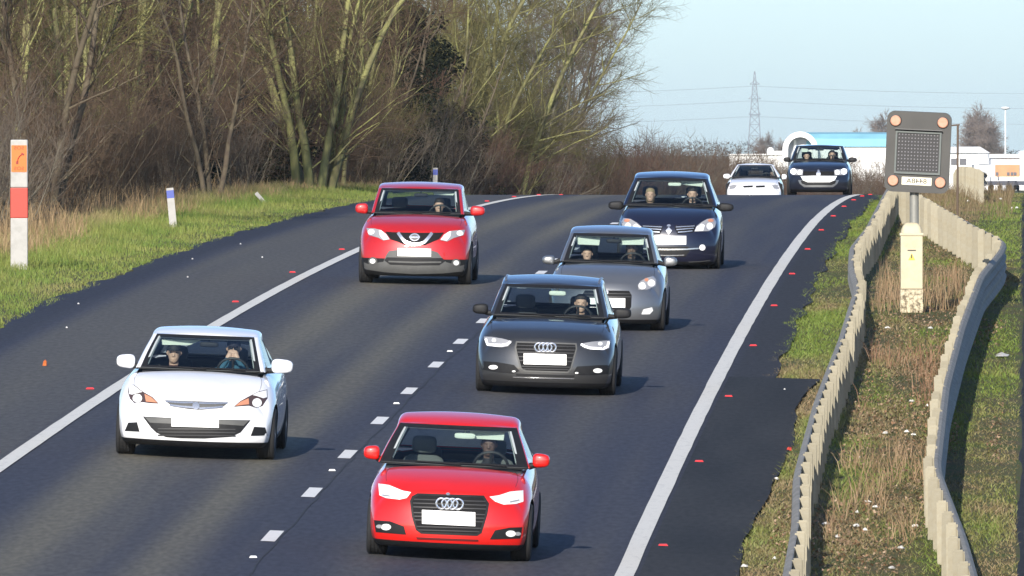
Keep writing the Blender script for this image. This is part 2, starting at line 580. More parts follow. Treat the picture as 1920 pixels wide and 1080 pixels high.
# ------------------------------------------------------------------ litter
paper = mat('litter_paper', (0.62, 0.61, 0.58), 0.6, objvar=0.25)
litred = mat('litter_red', (0.45, 0.05, 0.03), 0.5)
litor = mat('litter_orange', (0.55, 0.14, 0.03), 0.5)
def scrap_mesh(seed, m, w=0.07, h=0.03):
    r = random.Random(seed)
    vs = []
    n = 7
    for ring, (sc, zz) in enumerate(((1.0, 0.0), (0.75, 0.7), (0.3, 1.0))):
        for k_ in range(n):
            a = 2 * math.pi * k_ / n
            q = sc * r.uniform(0.65, 1.1)
            vs.append((math.cos(a) * w * q, math.sin(a) * w * 1.6 * q, h * zz * r.uniform(0.6, 1.2)))
    fs = [(i * n + k_, i * n + (k_ + 1) % n, (i + 1) * n + (k_ + 1) % n, (i + 1) * n + k_) for i in range(2) for k_ in range(n)]
    fs += [tuple(range(14, 21)), tuple(range(6, -1, -1))]
    return meshdata('litter_scrap', vs, fs, [m])
sm = [scrap_mesh(i, paper, 0.024 + 0.010 * (i % 3), 0.026) for i in range(5)]
for i, (qx, qy) in enumerate(((1607, 964), (1643, 954), (1606, 988), (1622, 997), (1716, 990), (1611, 862), (1627, 944), (1672, 1068), (1713, 817), (1709, 755), (1738, 763), (1664, 617), (1745, 618), (1700, 812), (1660, 815), (1570, 1010), (1548, 985), (1690, 1030))):
    Yq, uq = find(qx, qy, verge)
    o = obj('litter_scrap', sm[i % 5], loc=PV(Yq, uq, 0.015))
    o.rotation_euler.z = i * 1.3
    tag(o, 'small pale scrap of litter lying between the two safety fences', 'litter', 'pale litter scraps in the central reserve')
for i, (qx, qy) in enumerate(((1452, 1051), (1456, 901), (1395, 1066), (1471, 735))):
    Yq, uq = find(qx, qy, verge)
    o = obj('litter_scrap', sm[i % 5], loc=PV(Yq, uq, 0.02))
    tag(o, 'small pale scrap of litter beside the dark paved strip', 'litter', 'pale litter scraps beside the paved strip')
for i, (qx, qy) in enumerate(((1777, 418), (1823, 429), (1839, 436), (1897, 394), (1907, 393), (1815, 380), (1876, 376))):
    Yq, uq = find(qx, qy, verge)
    o = obj('litter_scrap', sm[i % 5], loc=PV(Yq, uq, 0.03))
    o.scale = (1.3, 1.3, 1.3)
    tag(o, 'small pale scrap of litter on the grass right of the message signal', 'litter', 'pale litter scraps on the far grass')
o = obj('litter_scrap', scrap_mesh(31, litred, 0.05, 0.04), loc=PV(*find(1480, 847, verge), 0.02))
tag(o, 'small red scrap of litter beside the paved strip', 'litter')
o = obj('crushed_bottle', scrap_mesh(32, paper, 0.13, 0.05), loc=PV(*find(1880, 672, verge), 0.03))
tag(o, 'crushed pale bottle lying on the grass right of the fences', 'litter')
o = obj('orange_debris', scrap_mesh(33, litor, 0.035, 0.075), loc=P(*find(84, 686), 0.0))
tag(o, 'small orange lump of debris on the hard shoulder', 'debris')
for i, (qx, qy) in enumerate(((361, 486), (352, 520), (147, 570), (492, 483), (451, 458), (125, 615))):
    o = obj('stone_chip', scrap_mesh(40 + i, paper, 0.02, 0.02), loc=P(*find(qx, qy), 0.0))
    tag(o, 'tiny pale stone chip lying on the dark hard shoulder', 'stone', 'stone chips on the hard shoulder')

# ------------------------------------------------------------------ safety fences
postm = mat('fence_post', (0.335, 0.31, 0.24), 0.75, col2=(0.25, 0.22, 0.155), vscale=5, var=0.1, objvar=0.14, spec=0.25)
steel = mat('galvanised_beam', (0.27, 0.255, 0.225), 0.75, metal=0.0, col2=(0.19, 0.18, 0.155), vscale=3, spec=0.2)
pb = MB()
pb.box((0, 0, 0.33), (0.125, 0.075, 0.78))
bolt_me = None
def post_mesh():
    me = meshdata('post', pb.v, pb.f, [postm])
    bm = bmesh.new()
    bm.from_mesh(me)
    bmesh.ops.bevel(bm, geom=list(bm.edges), offset=0.02, segments=2, affect='EDGES')
    bm.to_mesh(me)
    bm.free()
    return me
postme = post_mesh()
WP = [(0.0, -0.155), (0.028, -0.15), (0.07, -0.11), (0.078, -0.075), (0.03, -0.02), (0.03, 0.02), (0.078, 0.075), (0.07, 0.11), (0.028, 0.15), (0.0, 0.155)]
def fence(label, path, side, spacing=2.4, h=0.57, shadow_rail=False):
    Ys = np.array([p_[0] for p_ in path], float)
    Us = np.array([p_[1] for p_ in path], float)
    o = empty('safety_fence', PV(Ys[0], Us[0]))
    tag(o, label, 'safety fence')
    base = o.location.copy()
    pts = []
    acc = 0
    tt = np.linspace(0, 1, 800)
    # smooth the corner path
    cum = np.concatenate([[0], np.cumsum(np.hypot(np.diff(Ys), np.diff(Us)))])
    L = cum[-1]
    ss = np.linspace(0, L, int(L / 0.25))
    y_ = np.interp(ss, cum, Ys)
    u_ = np.interp(ss, cum, Us)
    kk = np.ones(15) / 15
    yp = np.convolve(np.pad(y_, 7, mode='reflect', reflect_type='odd'), kk, 'valid')
    up = np.convolve(np.pad(u_, 7, mode='reflect', reflect_type='odd'), kk, 'valid')
    dY = np.gradient(yp)
    dU = np.gradient(up) + 0.0345 * dY
    nrm = np.stack([dY, -dU], -1)
    nrm /= np.linalg.norm(nrm, axis=1)[:, None]
    # posts
    step = int(spacing / 0.25)
    for i in range(0, len(ss), step):
        q = obj('post', postme, o)
        jig = random.uniform(-0.012, 0.012)
        q.location = PV(yp[i], up[i] + jig) - base + Vector((0, 0, random.uniform(-0.012, 0.012)))
        q.rotation_euler = (random.uniform(-0.02, 0.02), random.uniform(-0.03, 0.03), -math.atan2(dU[i], dY[i]))
    # corrugated beam, one length after another
    lens = int(12.8 / 0.25)
    for a, hh in [(a_, h_) for h_ in ((h, 0.25) if shadow_rail else (h,)) for a_ in range(0, len(ss) - 1, lens)]:  # second rail below is added to thicken the fence's dark shadow strip
        b = min(len(ss) - 1, a + lens)
        idx = list(range(a, b + 1, 4))
        if idx[-1] != b:
            idx.append(b)
        vs, fs = [], []
        prof = WP + [(d_ - 0.012, z_ * 0.96) for d_, z_ in WP[::-1]]
        m_ = len(prof)
        for i in idx:
            c_ = PV(yp[i], up[i]) - base
            for d_, z_ in prof:
                off = side * (0.062 + d_)
                vs.append((c_.x + nrm[i][0] * off, c_.y + nrm[i][1] * off, c_.z + hh - 0.04 + z_))
        for r_ in range(len(idx) - 1):
            for k_ in range(m_):
                fs.append((r_ * m_ + k_, r_ * m_ + (k_ + 1) % m_, (r_ + 1) * m_ + (k_ + 1) % m_, (r_ + 1) * m_ + k_))
        fs.append(tuple(range(m_)))
        fs.append(tuple((len(idx) - 1) * m_ + k_ for k_ in range(m_))[::-1])
        mk('beam' if hh == h else 'added_shadow_rail', vs, fs, steel, o)
    return o
fence('long safety fence nearest the traffic lanes, grey beam in front of beige posts',
      [(140, 5.95), (158, 5.86), (168, 5.72), (185, 5.70), (205, 5.76), (225, 5.74), (236, 5.52), (248, 5.40), (262, 5.52), (280, 5.52), (300, 5.50), (330, 5.45), (360, 5.45), (395, 5.5)], -1)
fence('safety fence right of the littered strip, bending round behind the cream cabinet',
      [(140, 7.80), (157, 7.45), (170, 7.10), (190, 7.10), (210, 7.22), (232, 7.42), (245, 7.70), (251, 7.75), (262, 7.2), (275, 6.65), (290, 6.1), (300, 5.70)], 1, 2.4, shadow_rail=True)
fence('far safety fence coming over the crest behind the message signal',
      [(334, 7.2), (350, 6.95), (375, 6.6), (420, 6.2), (450, 6.2)], 1, 3.2)

# ------------------------------------------------------------------ message signal and cabinet
sigm = mat('signal_casing', (0.052, 0.05, 0.046), 0.6, var=0.12, vscale=3)
sigd = mat('signal_black', (0.012, 0.012, 0.014), 0.5)
frame_m = mat('signal_frame', (0.10, 0.115, 0.11), 0.5)
amber = mat('signal_amber', (0.55, 0.22, 0.13), 0.45, col2=(0.46, 0.28, 0.19), vscale=22)
cream = mat('cabinet_cream', (0.50, 0.44, 0.30), 0.65, col2=(0.40, 0.34, 0.22), vscale=3.2, ramp=(0.45, 0.75))
dirt = mat('cabinet_dirty', (0.56, 0.49, 0.34), 0.75, col2=(0.12, 0.095, 0.06), vscale=14, ramp=(0.44, 0.62))
polem = mat('post_grey', (0.24, 0.235, 0.21), 0.55, metal=0.2, var=0.15, vscale=6)
plate_m = mat('sign_cream', (0.68, 0.64, 0.5), 0.6)
ink = mat('ink_dark', (0.05, 0.045, 0.04), 0.7)
dotm = mat('lamp_dot', (0.20, 0.19, 0.20), 0.3)

def text_mesh(name, body, size, m, parent, mirror=True, extrude=0.002):
    cu = bpy.data.curves.new(name, 'FONT')
    cu.body = body
    cu.size = size
    cu.align_x = 'CENTER'
    cu.align_y = 'CENTER'
    cu.extrude = extrude
    t = bpy.data.objects.new(name, cu)
    COL.objects.link(t)
    dg = bpy.context.evaluated_depsgraph_get()
    me = bpy.data.meshes.new_from_object(t.evaluated_get(dg))
    bpy.data.objects.remove(t)
    s_ = -1 if mirror else 1
    # stand the text up facing -Y; the whole place is seen mirrored, lettering included
    for v in me.vertices:
        x, y, z = v.co
        v.co = (s_ * x, -z, y)
    if mirror:
        me.flip_normals()
    me.materials.clear()
    me.materials.append(m)
    return obj(name, me, parent)

def rounded_rect(w, h, r, n=6):
    pts = []
    for cx, cz, a0 in ((w / 2 - r, h / 2 - r, 0), (-w / 2 + r, h / 2 - r, 90), (-w / 2 + r, -h / 2 + r, 180), (w / 2 - r, -h / 2 + r, 270)):
        for k_ in range(n + 1):
            a = math.radians(a0 + 90 * k_ / n)
            pts.append((cx + r * math.cos(a), cz + r * math.sin(a)))
    return pts
def prism(pts, y0, y1):
    n = len(pts)
    vs = [(x, y0, z) for x, z in pts] + [(x, y1, z) for x, z in pts]
    fs = [tuple(range(n)), tuple(range(2 * n - 1, n - 1, -1))] + [(k_, n + k_, n + (k_ + 1) % n, (k_ + 1) % n) for k_ in range(n)]
    return vs, fs
def disc(name, cx, cz, r, y0, y1, m, parent, n=20, dome=0.0):
    prof = [(r, y1), (r, y0 + 0.3 * (y1 - y0)), (r * 0.85, y0), (0.001, y0 - dome)]
    b = MB().lathe(prof, 'y', n, (cx, 0, cz))
    return b.build(name, m, parent, smooth=True)

Yc, uc = find(1709, 588, verge)
sg = 28000 / Yc
root = empty('message_signal', PV(Yc, uc + 0.05))
root.location += Vector((0, 0.25, 0))
tag(root, 'dark message signal with four amber lamps and a blank dot screen', 'signal')
MB().tube([(0.0, 0, -0.2), (0, 0, 2.3)], 0.072, 14).build('post', polem, root, smooth=True)
hd = bpy.data.objects.new('head', meshdata('head', *prism(rounded_rect(1.01, 1.265, 0.12), -0.14, 0.06), [sigm]))
link(hd, root)
hd.location = (0.06, -0.05, 2.53)
hd.rotation_euler = (math.radians(1.5), math.radians(2.6), math.radians(-3))
FY = -0.14
for lx, lz in ((-0.37, 0.48), (0.37, 0.48), (-0.37, -0.46), (0.37, -0.46)):
    disc('amber_lamp', lx, lz, 0.083, FY - 0.03, FY + 0.01, amber, hd)
    disc('lamp_hood', lx, lz, 0.095, FY - 0.012, FY + 0.01, sigd, hd)
b = MB()
b.add(*prism([(-0.335, 0.30), (0.335, 0.30), (0.335, -0.315), (-0.335, -0.315)], FY - 0.012, FY + 0.01))
b.build('screen', sigd, hd)
b = MB()
for x0, x1, z0, z1 in ((-0.36, 0.36, 0.298, 0.325), (-0.36, 0.36, -0.345, -0.313), (-0.36, -0.333, -0.313, 0.298), (0.333, 0.36, -0.313, 0.298)):
    b.box(((x0 + x1) / 2, FY - 0.012, (z0 + z1) / 2), (x1 - x0, 0.05, z1 - z0))
b.build('screen_frame', frame_m, hd)
b = MB()
b.box((0, FY - 0.035, 0.343), (0.74, 0.12, 0.014), rot=Matrix.Rotation(math.radians(-12), 3, 'X'))
b.build('screen_hood', sigd, hd)
dme = MB().lathe([(0.0125, 0.004), (0.0125, -0.004), (0.006, -0.009)], 'y', 8)
dme = meshdata('dot', dme.v, dme.f, [dotm])
for i in range(13):
    for j in range(11):
        q = obj('dot', dme, hd)
        q.location = (-0.30 + 0.05 * i, FY - 0.014, 0.27 - 0.0545 * j)
pl = MB()
pl.add(*prism(rounded_rect(0.47, 0.125, 0.01, 2), FY - 0.008, FY + 0.004))
pl = pl.build('number_plate', plate_m, hd)
pl.location = (0, 0, -0.455)
tx = text_mesh('lettering', '8448A', 0.108, ink, pl)
tx.location = (0.0, FY - 0.0095, 0.0)
tx.scale = (1.12, 1, 1)

cb = empty('signal_cabinet', PV(Yc, uc))
tag(cb, 'cream metal cabinet with domed cap and yellow warning sticker in the central reserve', 'cabinet')
b = MB(); b.box((0, 0, 0.05), (0.36, 0.30, 0.20)); b.build('plinth', dirt, cb, bevel=0.008)
b = MB(); b.box((0, 0, 0.265), (0.352, 0.29, 0.228)); b.build('base_panel', dirt, cb, bevel=0.006)
b = MB(); b.box((0, 0, 0.80), (0.345, 0.285, 0.83)); b.build('door', cream, cb, bevel=0.012)
b = MB(); b.box((0, 0, 1.24), (0.375, 0.315, 0.045)); b.build('rim', cream, cb, bevel=0.012)
b = MB()
vs, fs = [], []
for r_, z_ in ((1.0, 1.262), (0.96, 1.31), (0.82, 1.37), (0.62, 1.41), (0.40, 1.425)):
    vs.append((r_, z_))
for i, (r_, z_) in enumerate(vs):
    pass
pts = []
for r_, z_ in vs:
    pts.append([(x * r_, y * r_, z_) for x, y in rounded_rect(0.335, 0.28, 0.06, 4)])
n_ = len(pts[0])
V_ = [p_ for ring in pts for p_ in ring]
F_ = [(i * n_ + k_, i * n_ + (k_ + 1) % n_, (i + 1) * n_ + (k_ + 1) % n_, (i + 1) * n_ + k_) for i in range(len(pts) - 1) for k_ in range(n_)] + [tuple((len(pts) - 1) * n_ + k_ for k_ in range(n_))]
b.add(V_, F_)
b.build('cap', cream, cb, smooth=True)
b = MB(); b.box((0.0, -0.145, 0.99), (0.13, 0.01, 0.016)); b.build('slot', ink, cb)
yel = mat('warning_yellow', (0.62, 0.47, 0.05), 0.5)
stk = MB(); stk.add(*prism([(-0.055, 0.835), (0.055, 0.835), (0.0, 0.945)], -0.1465, -0.142)); stk = stk.build('warning_sticker', yel, cb)
b = MB(); b.add(*prism([(-0.006, 0.925), (0.012, 0.925), (0.002, 0.89), (0.016, 0.89), (-0.012, 0.845), (-0.004, 0.875), (-0.016, 0.875)], -0.1495, -0.146)); b.build('flash_mark', ink, stk)

pt = empty('thin_post', PV(300, (1795 - 960) / F * 300 - float(xc(300))))
tag(pt, 'thin brown post with a short cross arm just behind the message signal', 'post')
MB().tube([(0, 0, -0.3), (0.01, 0, 1.95)], 0.022, 8).build('pole', mat('rusty_brown', (0.10, 0.07, 0.05), 0.8), pt, smooth=True)
MB().tube([(-0.18, 0, 1.93), (0.05, 0, 1.95)], 0.016, 8).build('cross_arm', MATS['rusty_brown'], pt, smooth=True)

# ------------------------------------------------------------------ roadside markers
white = mat('marker_white', (0.36, 0.35, 0.33), 0.55, col2=(0.24, 0.235, 0.21), vscale=5, ramp=(0.45, 0.8))
orange = mat('marker_orange', (0.70, 0.13, 0.006), 0.5)
redr = mat('marker_red', (0.40, 0.032, 0.016), 0.5)
blue = mat('marker_blue', (0.05, 0.075, 0.33), 0.45)
Ym, um = find(36, 507, verge, 200, 300)
sm_ = 28000 / Ym
root = empty('emergency_marker', PV(Ym, um))
tag(root, 'tall white marker post with orange telephone panel and red band on the verge', 'marker post')
HH = 245 / sm_
def seg(name, z0, z1, w, m, d=0.15, bev=0.012):
    b = MB(); b.box((0, 0, (z0 + z1) / 2), (w, d, z1 - z0)); return b.build(name, m, root, bevel=bev)
seg('lower_body', -0.1, HH * 0.40, 0.282, white)
seg('red_band', HH * 0.401, HH * 0.632, 0.290, redr)
seg('upper_body', HH * 0.633, HH * 1.0, 0.284, white, bev=0.02)
pn = MB(); pn.add(*prism(rounded_rect(0.255, HH * 0.205, 0.012, 3), -0.008, 0.004)); pn = pn.build('telephone_panel', orange, root)
pn.location = (0.0, -0.076, HH * 0.855)
hs = MB()
hs.tube([(0.035, 0, 0.055), (0.0, 0, 0.03), (-0.028, 0, -0.015), (-0.035, 0, -0.06)], 0.009, 6)
hs.box((0.05, 0, 0.065), (0.05, 0.012, 0.03), rot=Matrix.Rotation(0.5, 3, 'Y'))
hs.box((-0.04, 0, -0.075), (0.036, 0.012, 0.05))
hs = hs.build('handset_symbol', mat('symbol_dark', (0.22, 0.02, 0.01), 0.6), pn)
hs.location = (0.01, -0.010, 0.01)
for t_, z_ in (('SOS', 0.175), ('SOS', -0.165)):
    q = text_mesh('lettering', t_, 0.085, mat('lettering_red', (0.55, 0.035, 0.01), 0.6), pn)
    q.location = (0, -0.0105, z_)
    q.scale = (1.15, 1, 0.9)
def marker(qx, qy, hpx, label, lean=0.0, tilt=0.0, Y=None, wpx=14, bluecap=True):
    if Y is None:
        Y, u = find(qx, qy, verge)
    else:
        u = (qx - 960) / F * Y - float(xc(Y))
    s_ = F / Y
    r = empty('marker_post', PV(Y, u))
    r.rotation_euler = (lean, tilt, 0)
    tag(r, label, 'marker post', 'small white verge marker posts')
    H = hpx / s_
    w = wpx / s_
    b = MB(); b.box((0, 0, H * 0.37 - 0.05), (w, 0.05, H * 0.74 + 0.1), taper=0.95); b.build('stem', white, r)
    b = MB(); b.box((0, 0, H * 0.84), (w * 0.98, 0.052, H * 0.2)); b.build('reflector_band', blue if bluecap else white, r)
    b = MB(); b.box((0, 0, H * 0.97), (w * 0.95, 0.05, H * 0.06)); b.build('cap', white, r)
marker(325, 426, 74, 'leaning white marker post with blue band on the verge grass', tilt=-0.09)
marker(497, 381, 26, 'small white marker post leaning far over in the grass', tilt=-0.72, wpx=7, bluecap=False)
marker(815, 362, 52, 'white marker post with blue top standing behind the red car roof', Y=408, wpx=9, tilt=0.03)
# ------------------------------------------------------------------ bare trees and thickets
def tubes_np(p0, p1, r0, r1, n):
    p0, p1 = np.asarray(p0, float), np.asarray(p1, float)
    r0, r1 = np.asarray(r0, float), np.asarray(r1, float)
    d = p1 - p0
    d /= np.linalg.norm(d, axis=1)[:, None] + 1e-9
    ref = np.where(np.abs(d[:, 2:3]) < 0.9, np.array([[0, 0, 1.0]]), np.array([[1.0, 0, 0]]))
    s = np.cross(d, ref)
    s /= np.linalg.norm(s, axis=1)[:, None]
    t = np.cross(s, d)
    a = np.arange(n) * 2 * np.pi / n
    ring = s[:, None, :] * np.cos(a)[None, :, None] + t[:, None, :] * np.sin(a)[None, :, None]
    v0 = p0[:, None, :] + ring * r0[:, None, None]
    v1 = p1[:, None, :] + ring * r1[:, None, None]
    v = np.concatenate([v0, v1], 1).reshape(-1, 3)
    b = np.arange(len(p0))[:, None] * 2 * n
    k = np.arange(n)[None, :]
    k2 = (k + 1) % n
    f = np.stack([b + k, b + k2, b + n + k2, b + n + k], -1).reshape(-1, 4)
    return v, f

class Grow:
    def __init__(self, seed, levels):
        self.r = random.Random(seed)
        self.L = levels
        self.thick, self.thin = [], []
    def branch(self, p, d, length, rad, lev):
        r = self.r
        q = self.L[lev]
        n = q['n']
        step = length / n
        cur = np.array(p, float)
        d = np.array(d, float)
        last = lev == len(self.L) - 1
        kids = q.get('kids', 0)
        if not last:
            kids = max(1, int(kids * r.uniform(0.75, 1.25) + 0.5))
            ts = sorted(r.uniform(q.get('from', 0.2), 1.0) for _ in range(kids))
        else:
            ts = []
        ti = 0
        for i in range(n):
            d = d + np.array([r.gauss(0, q['wob']), r.gauss(0, q['wob']), r.gauss(0, q['wob']) + q.get('up', 0.0)])
            d /= np.linalg.norm(d)
            nxt = cur + d * step
            ra = rad * (1 - (i / n) * q.get('tap', 0.75))
            rb = rad * (1 - ((i + 1) / n) * q.get('tap', 0.75))
            (self.thin if lev >= q.get('thinfrom', 2) else self.thick).append((cur, nxt, ra, rb))
            while ti < len(ts) and ts[ti] <= (i + 1) / n:
                t = ts[ti]
                f = t * n - i
                ang = r.uniform(*q['ang'])
                az = r.uniform(0, 2 * math.pi)
                ref = np.array([0, 0, 1.0]) if abs(d[2]) < 0.9 else np.array([1.0, 0, 0])
                s = np.cross(d, ref); s /= np.linalg.norm(s)
                w = np.cross(s, d)
                nd = d * math.cos(ang) + (s * math.cos(az) + w * math.sin(az)) * math.sin(ang)
                nl = self.L[lev + 1]
                ln = nl['len'] * r.uniform(0.6, 1.3) * (1 - 0.45 * t if lev == 0 else 1)
                rr = max(nl.get('rmin', 0.0045), min((ra * (1 - f) + rb * f) * 0.7, nl['rad'] * r.uniform(0.7, 1.2)))
                self.branch(cur + (nxt - cur) * f, nd, ln, rr, lev + 1)
                ti += 1
            cur = nxt
def build_kind(seed, stems, spread, height, levels, rad, lean=0.12):
    g_ = Grow(seed, levels)
    r = g_.r
    for i in range(stems):
        a = 2 * math.pi * i / max(1, stems) + r.uniform(-0.5, 0.5)
        ds = spread * r.uniform(0.15, 1.0) if stems > 1 else 0
        ln = lean * r.uniform(0.3, 1.5)
        d = np.array([math.cos(a) * ln, math.sin(a) * ln, 1.0])
        g_.thick.append((np.array([0, 0, -0.3]), np.array([math.cos(a) * ds, math.sin(a) * ds, -0.02]), rad * 1.5, rad * 1.1))
        g_.branch((math.cos(a) * ds, math.sin(a) * ds, -0.25), d / np.linalg.norm(d), height * r.uniform(0.7, 1.1), rad * r.uniform(0.7, 1.15), 0)
    out = []
    for segs, sides in ((g_.thick, 6), (g_.thin, 3)):
        if not segs:
            continue
        a = np.array([s[0] for s in segs]); b = np.array([s[1] for s in segs])
        out.append(tubes_np(a, b, [s[2] for s in segs], [s[3] for s in segs], sides))
    return out

bark_moss = mat('bark_mossy', (0.265, 0.265, 0.10), 0.85, col2=(0.115, 0.098, 0.065), vscale=2.2, ramp=(0.38, 0.68), objvar=0.15, spec=0.15, stretch=(1, 1, 0.35))
bark_brown = mat('bark_brown', (0.125, 0.105, 0.07), 0.9, col2=(0.085, 0.066, 0.05), vscale=2.5, objvar=0.2, spec=0.12)
bark_grey = mat('bark_grey', (0.17, 0.155, 0.12), 0.9, col2=(0.11, 0.095, 0.07), vscale=2.5, objvar=0.15, spec=0.12)
twig_brown = mat('twig_brown', (0.105, 0.073, 0.050), 0.9, objvar=0.28, spec=0.1)
twig_red = mat('twig_reddish', (0.106, 0.064, 0.048), 0.9, objvar=0.25, spec=0.1)
twig_olive = mat('twig_olive', (0.132, 0.118, 0.050), 0.9, objvar=0.22, spec=0.1)
twig_grey = mat('twig_grey', (0.130, 0.105, 0.082), 0.9, objvar=0.2, spec=0.1)
LT = [dict(n=10, wob=0.075, up=0.02, kids=17, ang=(0.5, 1.0), tap=0.8, **{'from': 0.10}),
      dict(n=5, wob=0.11, up=0.06, kids=9, ang=(0.5, 1.0), len=2.3, rad=0.028, tap=0.75, **{'from': 0.12}),
      dict(n=3, wob=0.15, up=0.05, kids=6, ang=(0.4, 1.0), len=0.95, rad=0.010, tap=0.6, **{'from': 0.1}),
      dict(n=2, wob=0.2, up=0.05, len=0.42, rad=0.0075, tap=0.5)]
LBIG = [dict(n=9, wob=0.05, up=0.02, kids=26, ang=(0.5, 1.05), tap=0.8, **{'from': 0.08}),
      dict(n=5, wob=0.12, up=0.07, kids=11, ang=(0.5, 1.0), len=3.0, rad=0.035, tap=0.75, **{'from': 0.12}),
      dict(n=3, wob=0.16, up=0.05, kids=7, ang=(0.4, 1.0), len=1.15, rad=0.011, tap=0.6, **{'from': 0.1}),
      dict(n=2, wob=0.2, up=0.05, len=0.48, rad=0.0078, tap=0.5)]
LS = [dict(n=6, wob=0.11, up=0.01, kids=10, ang=(0.3, 0.9), tap=0.8, thinfrom=1, **{'from': 0.1}),
      dict(n=4, wob=0.16, up=0.05, kids=7, ang=(0.4, 1.0), len=1.1, rad=0.009, tap=0.6, thinfrom=1, **{'from': 0.1}),
      dict(n=2, wob=0.22, up=0.04, len=0.45, rad=0.0075, tap=0.5, thinfrom=1)]
KINDS = {}
def kind(name, parts, bark, twig):
    KINDS[name] = (meshdata('trunk', *parts[0], [bark], smooth=True), meshdata('crown', *parts[1], [twig]))
kind('mossy_a', build_kind(1, 7, 0.42, 9.5, LT, 0.115, 0.17), bark_moss, twig_brown)
kind('mossy_b', build_kind(2, 4, 0.5, 10.0, LT, 0.095, 0.12), bark_moss, twig_olive)
kind('brown_a', build_kind(3, 3, 0.3, 10.5, LT, 0.10, 0.10), bark_brown, twig_brown)
kind('brown_b', build_kind(4, 1, 0.0, 11.5, LBIG, 0.15, 0.03), bark_brown, twig_red)
kind('olive_a', build_kind(5, 2, 0.3, 11.0, LBIG, 0.12, 0.10), bark_moss, twig_olive)
kind('grey_a', build_kind(6, 2, 0.3, 11.5, LBIG, 0.11, 0.12), bark_grey, twig_grey)
LFAR = [dict(n=7, wob=0.06, up=0.02, kids=24, ang=(0.5, 1.05), tap=0.8, **{'from': 0.15}),
      dict(n=4, wob=0.12, up=0.06, kids=12, ang=(0.5, 1.0), len=3.2, rad=0.06, tap=0.7, thinfrom=2, **{'from': 0.12}),
      dict(n=3, wob=0.18, up=0.05, kids=7, ang=(0.4, 1.0), len=1.4, rad=0.03, rmin=0.026, tap=0.4, **{'from': 0.1}),
      dict(n=2, wob=0.2, up=0.05, len=0.7, rad=0.024, rmin=0.02, tap=0.4)]
kind('far_a', build_kind(31, 2, 0.4, 9.0, LFAR, 0.16, 0.15), bark_grey, mat('twig_haze_paled', (0.21, 0.175, 0.155), 0.9, objvar=0.12, spec=0.1))  # far twig colour lightened to paint in haze
kind('far_b', build_kind(32, 1, 0.0, 9.5, LFAR, 0.2, 0.05), bark_grey, MATS['twig_haze_paled'])
kind('shrub_a', build_kind(11, 30, 1.2, 3.4, LS, 0.020, 0.35), bark_brown, twig_brown)
kind('shrub_b', build_kind(12, 26, 1.3, 2.9, LS, 0.018, 0.45), bark_brown, twig_red)
kind('shrub_c', build_kind(13, 28, 1.0, 4.0, LS, 0.022, 0.22), bark_grey, twig_olive)
kind('shrub_d', build_kind(14, 24, 1.1, 3.2, LS, 0.020, 0.4), bark_grey, twig_grey)
# leafy evergreen: ivy smothered stems, leaves darkened to stand in for shade
def leafy(seed, n, rx, h, base=0.2):
    g_ = np.random.default_rng(seed)
    k_ = 60
    cz = g_.uniform(base, h, k_)
    prof = np.interp(cz / h, [0, 0.3, 0.7, 1.0], [0.75, 1.0, 0.8, 0.3])
    ca = g_.uniform(0, 6.28, k_)
    cr = rx * prof * np.sqrt(g_.random(k_)) * 0.8
    cc = np.stack([np.cos(ca) * cr, np.sin(ca) * cr, cz], -1)
    w = g_.integers(0, k_, n)
    off = g_.normal(0, 1, (n, 3))
    off /= np.linalg.norm(off, axis=1)[:, None]
    p = cc[w] + off * (g_.uniform(0.3, 1.0, n) ** 0.5 * 0.55)[:, None] * np.array([1, 1, 0.8])
    nv = off + g_.normal(0, 0.6, (n, 3))
    nv /= np.linalg.norm(nv, axis=1)[:, None]
    ref = np.where(np.abs(nv[:, 2:3]) < 0.9, np.array([[0, 0, 1.0]]), np.array([[1.0, 0, 0]]))
    e1 = np.cross(nv, ref); e1 /= np.linalg.norm(e1, axis=1)[:, None]
    e2 = np.cross(nv, e1)
    s = g_.uniform(0.03, 0.065, n)[:, None]
    v = np.stack([p - e1 * s, p - e2 * s * 0.8, p + e1 * s, p + e2 * s * 0.8 + nv * s * 0.3], 1).reshape(-1, 3)
    return v, np.arange(n)[:, None] * 4 + np.array([[0, 1, 2, 3]])
ivy = mat('shade_ivy_leaves', (0.014, 0.017, 0.009), 0.9, objvar=0.25, var=0.4, vscale=1.2, spec=0.1)  # leaf colour kept near black so it reads as shade between trees
stem_parts = build_kind(21, 3, 0.3, 6.0, LT[:1] + [dict(n=3, wob=0.1, len=0.6, rad=0.02, tap=0.6)], 0.08, 0.1)
KINDS['shade_ivy_a'] = (meshdata('trunk', *stem_parts[0], [bark_brown], smooth=True), meshdata('crown', *leafy(1, 12000, 1.7, 5.5), [ivy]))
KINDS['shade_ivy_b'] = (KINDS['shade_ivy_a'][0], meshdata('crown', *leafy(2, 8000, 1.6, 3.0), [ivy]))

def plant(name, kind_, loc, sc=1.0, label='', group=None, cat='tree', rot=None):
    r = bpy.data.objects.new(name, None)
    COL.objects.link(r)
    r.location = loc
    r.rotation_euler = (0, 0, random.uniform(0, 6.28) if rot is None else rot)
    r.scale = (sc, sc, sc * random.uniform(0.92, 1.08))
    tag(r, label, cat, group)
    for n_, me in zip(('trunk', 'crown'), KINDS[kind_]):
        q = bpy.data.objects.new(n_, me)
        COL.objects.link(q)
        q.parent = r
    return r
def at_px(qx, Y):
    return (qx - 960) / F * Y - float(xc(Y))
